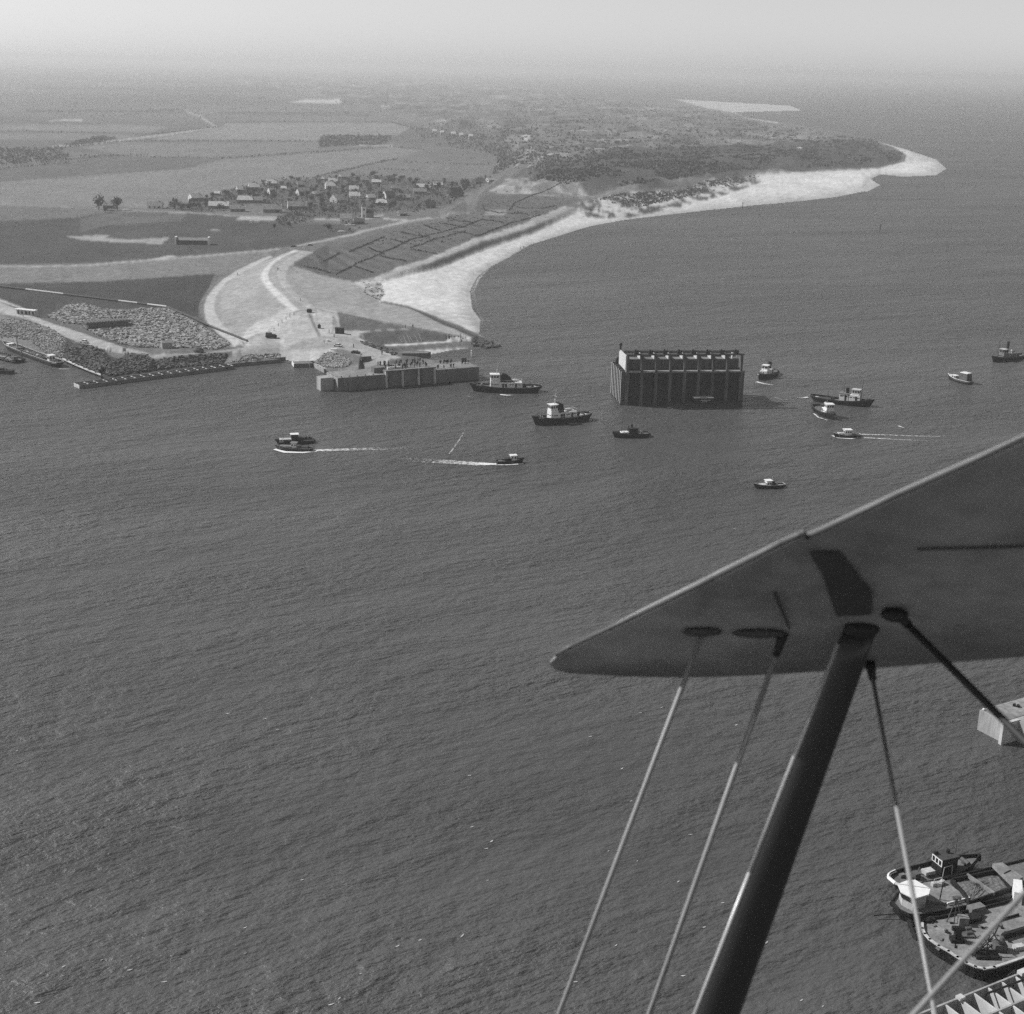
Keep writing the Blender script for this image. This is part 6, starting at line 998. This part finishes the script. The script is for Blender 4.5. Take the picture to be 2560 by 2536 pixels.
g = GG(*cW(895, 850), 4); o = MB().box((0, 0, .5), (1.2, .9, 1.0), .3).build('crate', 'white'); o.location = g; tag(o, 'white crate on the yard just above the white-roofed car', 'crate')
g = GG(*cW(1000, 1000), 4); o = MB().box((0, 0, .2), (2.8, 1.2, .5), -.2).build('board_stack', 'white'); o.location = g; tag(o, 'bright stack of boards at the left top of the rubble heap', 'boards')
for k, (x, y) in enumerate(((165, 712), (1540, 690))): pass
# ---------------- people (dark coats; a few pixels tall)
def person_mesh(name, arm, stride):
    J = {'p': (0, 0, .95), 'w': (0, 0, 1.12), 'c': (0, 0, 1.36), 'n': (0, 0, 1.5), 'h': (0, .02, 1.64), 't': (0, .02, 1.76), 'sl': (.2, 0, 1.42), 'sr': (-.2, 0, 1.42), 'el': (.27, .03, 1.14), 'er': (-.27, .03 + arm, 1.16), 'hl': (.27, .12, .9), 'hr': (-.22, .1 + arm * 1.6, .92 + arm * .6), 'al': (.1, 0, .9), 'ar': (-.1, 0, .9), 'kl': (.11, stride * .5 + .03, .5), 'kr': (-.11, -stride * .3 + .03, .5), 'fl': (.12, stride, .07), 'fr': (-.12, -stride, .07), 'tl': (.13, stride + .16, .04), 'tr': (-.13, -stride + .16, .04)}
    ks = list(J); E = [('p', 'w'), ('w', 'c'), ('c', 'n'), ('n', 'h'), ('h', 't'), ('c', 'sl'), ('c', 'sr'), ('sl', 'el'), ('sr', 'er'), ('el', 'hl'), ('er', 'hr'), ('p', 'al'), ('p', 'ar'), ('al', 'kl'), ('ar', 'kr'), ('kl', 'fl'), ('kr', 'fr'), ('fl', 'tl'), ('fr', 'tr')]
    rad = {'p': .19, 'w': .18, 'c': .19, 'n': .06, 'h': .1, 't': .08, 'sl': .085, 'sr': .085, 'el': .06, 'er': .06, 'hl': .04, 'hr': .04, 'al': .13, 'ar': .13, 'kl': .08, 'kr': .08, 'fl': .05, 'fr': .05, 'tl': .04, 'tr': .04}
    me = bpy.data.meshes.new(name); me.from_pydata([J[k] for k in ks], [(ks.index(a), ks.index(b)) for a, b in E], []); o = bpy.data.objects.new(name, me); C.objects.link(o); o.modifiers.new('s', 'SKIN'); 
    for i, k in enumerate(ks): me.skin_vertices[0].data[i].radius = (rad[k], rad[k] * (.75 if k in 'pwc' else 1)); me.skin_vertices[0].data[i].use_root = k == 'p'
    sb = o.modifiers.new('b', 'SUBSURF'); sb.levels = 1; dg = bpy.context.evaluated_depsgraph_get(); m2 = bpy.data.meshes.new_from_object(o.evaluated_get(dg)); bpy.data.objects.remove(o)
    m2.materials.clear(); m2.materials.append(M['cloth']); m2.materials.append(M['skin'])
    for f in m2.polygons:
        if 1.52 < f.center.z < 1.7: f.material_index = 1
    return m2
PM = [person_mesh('person', 0.0, .02), person_mesh('person', .12, .12), person_mesh('person', 0.03, .22)]
def person(p, label, rz=None, group=None):
    o = bpy.data.objects.new('person', rnd.choice(PM)); C.objects.link(o); o.location = p; o.rotation_euler.z = rnd.uniform(0, 6.3) if rz is None else rz; s = rnd.uniform(.98, 1.08); o.scale = (s * 1.08, s * 1.08, s); return tag(o, label, 'person', group)
CR = 'crowd standing on the middle of the quay caisson'
for k in range(64):
    x = LA + 1.5 + rnd.random() * (LM - 3); y = rnd.choice([1.5, 4, 6.5, 9, 11, 11.5]) + rnd.uniform(-.6, .6); person(onA(x, y, hm if y < DW - 1 else h1), 'person in the crowd behind the %s bay between buttresses, %s' % (('left', 'middle', 'right')[min(2, int((x - LA) / LM * 3))], 'near the front edge' if y < 5.2 else 'towards the back'), None, CR)
b = MB(); x0 = LA + 2
for k in range(6): b = MB(); b.box((0, 0, .45), (1.1, .7, .9)); o = b.build('white_barrier', 'white'); o.location = onA(LA + 2.6 + k * 1.1, 2.8, hm); o.rotation_euler.z = yA; tag(o, 'low white barrier panel beside the crowd, %s from the left of its row' % ORD[k], 'barrier', 'white barrier panels by the crowd')
def grp(lst, label, z, group): [person(onA(x, y, z), label + (', %s from the left' % ORD[i] if len(lst) > 1 else ''), None, group) for i, (x, y) in enumerate(lst)]
grp([(LA + LM + 7 + i * .8, 10.6 + (i % 2) * .8) for i in range(8)], 'person in the cluster at the back rail of the crowded caisson', h1, 'cluster at the back rail')
grp([(LA + LM + 15.5 + i * .7, 7.2 + (i % 2) * .9) for i in range(5)], 'person in the group near the right end of the quay caisson', h1, 'small group near the right end')
grp([(LA + LM + 2 + i * .7, 2 + (i % 2) * .7) for i in range(2)], 'one of two people right of the last lit buttress', h1, 'pair by the last buttress')
grp([(LA + LM + 4.6, 1.6)], 'person alone at the front edge between two small groups', h1, None); grp([(LA + LM + 7.8 + i * .7, 2 + (i % 2) * .6) for i in range(3)], 'one of three people at the middle of the right front edge', h1, 'three at the right front edge')
for (c, x, y, z, lb) in ((cW, 383, 98, 6, 'person walking alone down the dike crest'), (cW, 818, 888, 4, 'person standing in the yard left of the white crate'), (cW, 1006, 770, 4, 'person in front of the black site hut'), (cW, 1368, 965, 4, 'person alone in the open yard right of the parked cars'), (cW, 1893, 1098, 4, 'person near the edge of the yard above the timber shelter'), (cW, 912, 690, 4, 'person just left of the black site hut'),
    (cL, 282, 285, 2.4, 'person at the left of the white site cabin'), (cL, 350, 325, 2.4, 'person on the road below the white site cabin'), (cL, 405, 290, 2.4, 'person at the open front of the white site cabin'), (cQ, 652, 132, 4, 'person standing up the slope left of the crowd'),
    (c2, 258, 156, 6, 'left one of two people strolling on the upper dike road'), (c2, 268, 155, 6, 'right one of two people strolling on the upper dike road'), (c2, 1142, 556, 3.5, 'left one of two people on the dike tail ridge'), (c2, 1193, 552, 3.5, 'right one of two people on the dike tail ridge'), (cD, 982, 471, .6, 'left one of two tiny walkers on the beach'), (cD, 988, 470, .6, 'right one of two tiny walkers on the beach'), (c1, 1641, 190, 2, 'tiny person on the pale strip at the dike toe'), (cD, 717, 540, 2, 'tiny person on the grass-free dike slope by the beach')):
    person(GG(*c(x, y), z), lb)
for k in range(7): o = B3[0]; p = o.matrix_basis @ Vector((-2.6 - .5 * k, .7 * (-1) ** k * .8, .55)); person(p, 'person on the after deck of the dark passenger launch, %s behind the wheelhouse' % ORD[k], None, 'passengers on the dark launch')
for k, (bt, x, y, z) in enumerate(((T2[0], 8.4, 1.3, 2.2), (T2[0], 9.2, .9, 2.3))): person(bt.matrix_basis @ Vector((x, y, z)), ['nearer', 'farther'][k] + ' of two crewmen in the bow of the nearest big tug')
person(T1[0].matrix_basis @ Vector((-9.8, .8, 1.8)), 'crewman on the after deck of the big-funnel tug')
# ================================================================== THE AIRCRAFT WING (3 to 6 m from the camera)
WN = [AT(*cD(1932, 835), 3.2), AT(*cD(1932, 1240), 4.3), AT(*cD(1040, 1252), 4.78)]
nW = (WN[1] - WN[0]).cross(WN[2] - WN[0]).normalized()               # points up, to the sunlit side
def onW(x, y, off=0.0):                                                # display pixel -> point of the wing's under surface
    d = ray(*cD(x, y)); d = Vector(d); c_ = Vector((0, 0, CAM_H)); t_ = (WN[0] - c_).dot(nW) / d.dot(nW); return c_ + d * t_ + nW * off
wg = thing('biplane_wing', 'dark underside of an aircraft wing tip with strut and wires, lower right', 'aircraft wing', tuple(onW(1625, 1180)))
O = Vector(wg.location)
LEp = [(1038, 1251), (1050, 1240), (1080, 1224), (1200, 1168), (1350, 1095), (1480, 1029), (1516, 1013), (1522, 1020), (1700, 937), (1932, 833), (2300, 668)]
TEp = [(1040, 1258), (1052, 1266), (1075, 1271), (1180, 1277), (1290, 1279), (1370, 1277), (1420, 1275), (1440, 1274), (1640, 1262), (1932, 1240), (2400, 1205)]
def foil(le, te, th):                                                # section between two edge points: flat below, arched above, round nose
    ch = (te - le); c_ = ch.length; out = []
    for f_, h_ in ((0, .0), (.0, .25), (.012, .55), (.05, .85), (.15, 1.1), (.35, 1.15), (.65, .75), (.9, .3), (1.0, .12)): out.append(le + ch * f_ + nW * h_ * th)
    for f_, h_ in ((1.0, 0), (.7, 0), (.4, -.03), (.15, -.06), (.04, -.05), (.012, -.02)): out.append(le + ch * f_ + nW * h_ * th)
    return out
le9, te9 = onW(1932, 833), onW(1932, 1240); spn = (le9 - onW(1522, 1020)).normalized()   # span direction, towards the fuselage
EDGE = [(onW(*a), onW(*e)) for a, e in zip(LEp[:-1], TEp[:-1])]; EDGE.append((le9 + spn * 3.4, te9 + spn * 3.4 + (le9 - te9) * .0))
b = MB(); ns = 15; sec = []
for le, te in EDGE:
  th = .05 * min(1, .12 + (le - te).length / .75); sec += [p - O for p in foil(le, te, th)]
b.add(sec, [(i * ns + j, i * ns + (j + 1) % ns, (i + 1) * ns + (j + 1) % ns, (i + 1) * ns + j) for i in range(len(LEp) - 1) for j in range(ns)] + [tuple(range(ns))[::-1]]); b.build('wing_panel', 'fabric', wg, smooth=True)
def wpt(x, y, off=0.0): return onW(x, y, off) - O
b = MB(); pe = [wpt(x, y, .010) for x, y in LEp[1:7]]; b.tube([p for p in pe], 0.0085, 10); b.ball(pe[-1], 0.0085); b.ball(pe[0], 0.0085); b.build('slat', 'fabrice', wg, smooth=True)
b = MB(); pe = [wpt(x, y, .008) for x, y in LEp[7:-1]] + [EDGE[-1][0] - O + nW * .008]; b.tube(pe, .007, 10); b.build('leading_edge', 'fabrice', wg, smooth=True)
b = MB(); pe = [wpt(x, y - 1, .006) for x, y in TEp[1:-1]] + [EDGE[-1][1] - O + nW * .006]; b.tube(pe, .007, 6); b.build('trailing_edge', 'fabric', wg, smooth=True)
q = crop(1350, 1080, 1.315)
def wpoly(pts, off): return [onW(*(np.array(q(x, y)) * .75469), off) - O for x, y in pts]
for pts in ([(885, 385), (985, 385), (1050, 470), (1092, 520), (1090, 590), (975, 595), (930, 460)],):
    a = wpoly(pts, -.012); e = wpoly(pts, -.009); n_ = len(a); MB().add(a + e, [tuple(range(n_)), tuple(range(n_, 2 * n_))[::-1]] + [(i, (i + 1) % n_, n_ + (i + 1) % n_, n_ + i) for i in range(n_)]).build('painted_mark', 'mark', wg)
b = MB(); a = wpoly([(1240, 378), (1420, 374), (1800, 362)], -.008); b.tube(a, .004, 5); b.build('seam_tape', 'mark', wg)
a = wpoly([(770, 520), (800, 590), (820, 640)], -.008); b = MB(); b.tube(a, .004, 5); b.build('seam_tape', 'mark', wg)
# fittings
for (x, y, sx) in ((1325, 1186, .065), (1432, 1189, .085)):
    b = MB(); p = wpt(x, y, -.012); b.ball((0, 0, 0), 1, 12, 6, (sx, .02, .014)); o = b.build('strut_fitting', 'mark', wg, smooth=True); o.location = p
    dx = (wpt(x + 30, y) - wpt(x, y)).normalized(); dz = nW; dy = dz.cross(dx).normalized(); dx = dy.cross(dz); o.rotation_euler = Matrix((dx, dy, dz)).transposed().to_euler()
def rod(name, a, e, r0, r1, m, n=10, flatc=1.0):
    b = MB(); b.cyl(a - O, e - O, r0, r1, n, True, flatc); b.build(name, m, wg, smooth=True)
def cpt(x, y, d): return AT(*cD(x, y), d)
def depth(p): return (p - Vector((0, 0, CAM_H))).dot(Vector(fw))
s0 = onW(1625, 1182); dS = depth(s0); s1 = s0.lerp(cpt(1262, 2160, dS * 1.1), 1.5)
# streamlined strut: oval section, long axis along the chord
chd = (onW(1700, 1255) - onW(1700, 945)).normalized(); ax = (s1 - s0).normalized(); cy = ax.cross(chd).normalized(); chd = cy.cross(ax)
b = MB(); N_ = 20; vs = []
for k, (p, r) in enumerate(((s0, .050), (s0.lerp(s1, .04), .0535), (s1, .097))):
    for i in range(N_):
        t_ = 2 * pi * i / N_; vs.append(p - O + Vector(rt) * r * cos(t_) + cy.cross(ax) * 0 + (ax.cross(Vector(rt))).normalized() * r * .45 * sin(t_))
b.add(vs, [(k * N_ + i, k * N_ + (i + 1) % N_, (k + 1) * N_ + (i + 1) % N_, (k + 1) * N_ + i) for k in range(2) for i in range(N_)] + [tuple(range(N_))[::-1]]); b.build('interplane_strut', 'strut', wg, smooth=True)
b = MB(); b.ball((0, 0, 0), .05, 10, 6, (1.1, .7, .6)); o = b.build('strut_socket', 'marking', wg, smooth=True); o.location = s0 - O - nW * .01
b = MB(); hd = (-Vector(rt) * .93 + Vector(up) * .25 - Vector(fw) * .25).normalized(); b.tube([(s0.lerp(s1, k)) - O - Vector(rt) * (.050 + .047 * k) * 1.0 - Vector(fw) * .004 for k in (.02, .3, .6, 1)], .0075, 10); b.build('glint_strip', 'glint', wg, smooth=True)  # pale strip painted in for the sun's glint along the strut
WIRES = [((1330, 1190), (1015, 2035), 'w'), ((1480, 1196), (1190, 2035), 'w'), ((1641, 1255), (1775, 1990), 'w')]
W1 = [(1328, 1190, None), (1020, 2010, .7)]
def bw(name, a, e, ra, dr, r, m='wire'):
    p0 = onW(*a) if ra is None else cpt(*a, ra); p1 = cpt(*e, depth(p0) * dr); p2 = p0.lerp(p1, 1.9); rod(name, p0, p2, r, r, m, 8); return p0, p1
bw('bracing_wire', (1328, 1188), (1018, 2010), None, 1.12, .0085); p0, p1 = bw('bracing_wire', (1479, 1194), (1188, 2018), None, 1.15, .009)
rod('turnbuckle', p0, p0.lerp(p1, .045), .017, .012, 'marking'); 
p0, p1 = bw('bracing_wire', (1641, 1250), (1782, 2010), None, .84, .0075); rod('turnbuckle', p0, p0.lerp(p1, .05), .018, .012, 'marking')
p0, p1 = bw('bracing_wire', (1686, 1152), (2040, 1505), None, .86, .0105, 'marking'); rod('turnbuckle', p0, p0.lerp(p1, .09), .017, .014, 'marking')
bw('bracing_wire', (2500, 1061), (1660, 1985), 3.2, .88, .0062)
b = MB(); b.ball((0, 0, 0), .035, 10, 6, (1.2, .9, .6)); o = b.build('wire_fitting', 'marking', wg, smooth=True); o.location = wpt(1688, 1148, -.02)
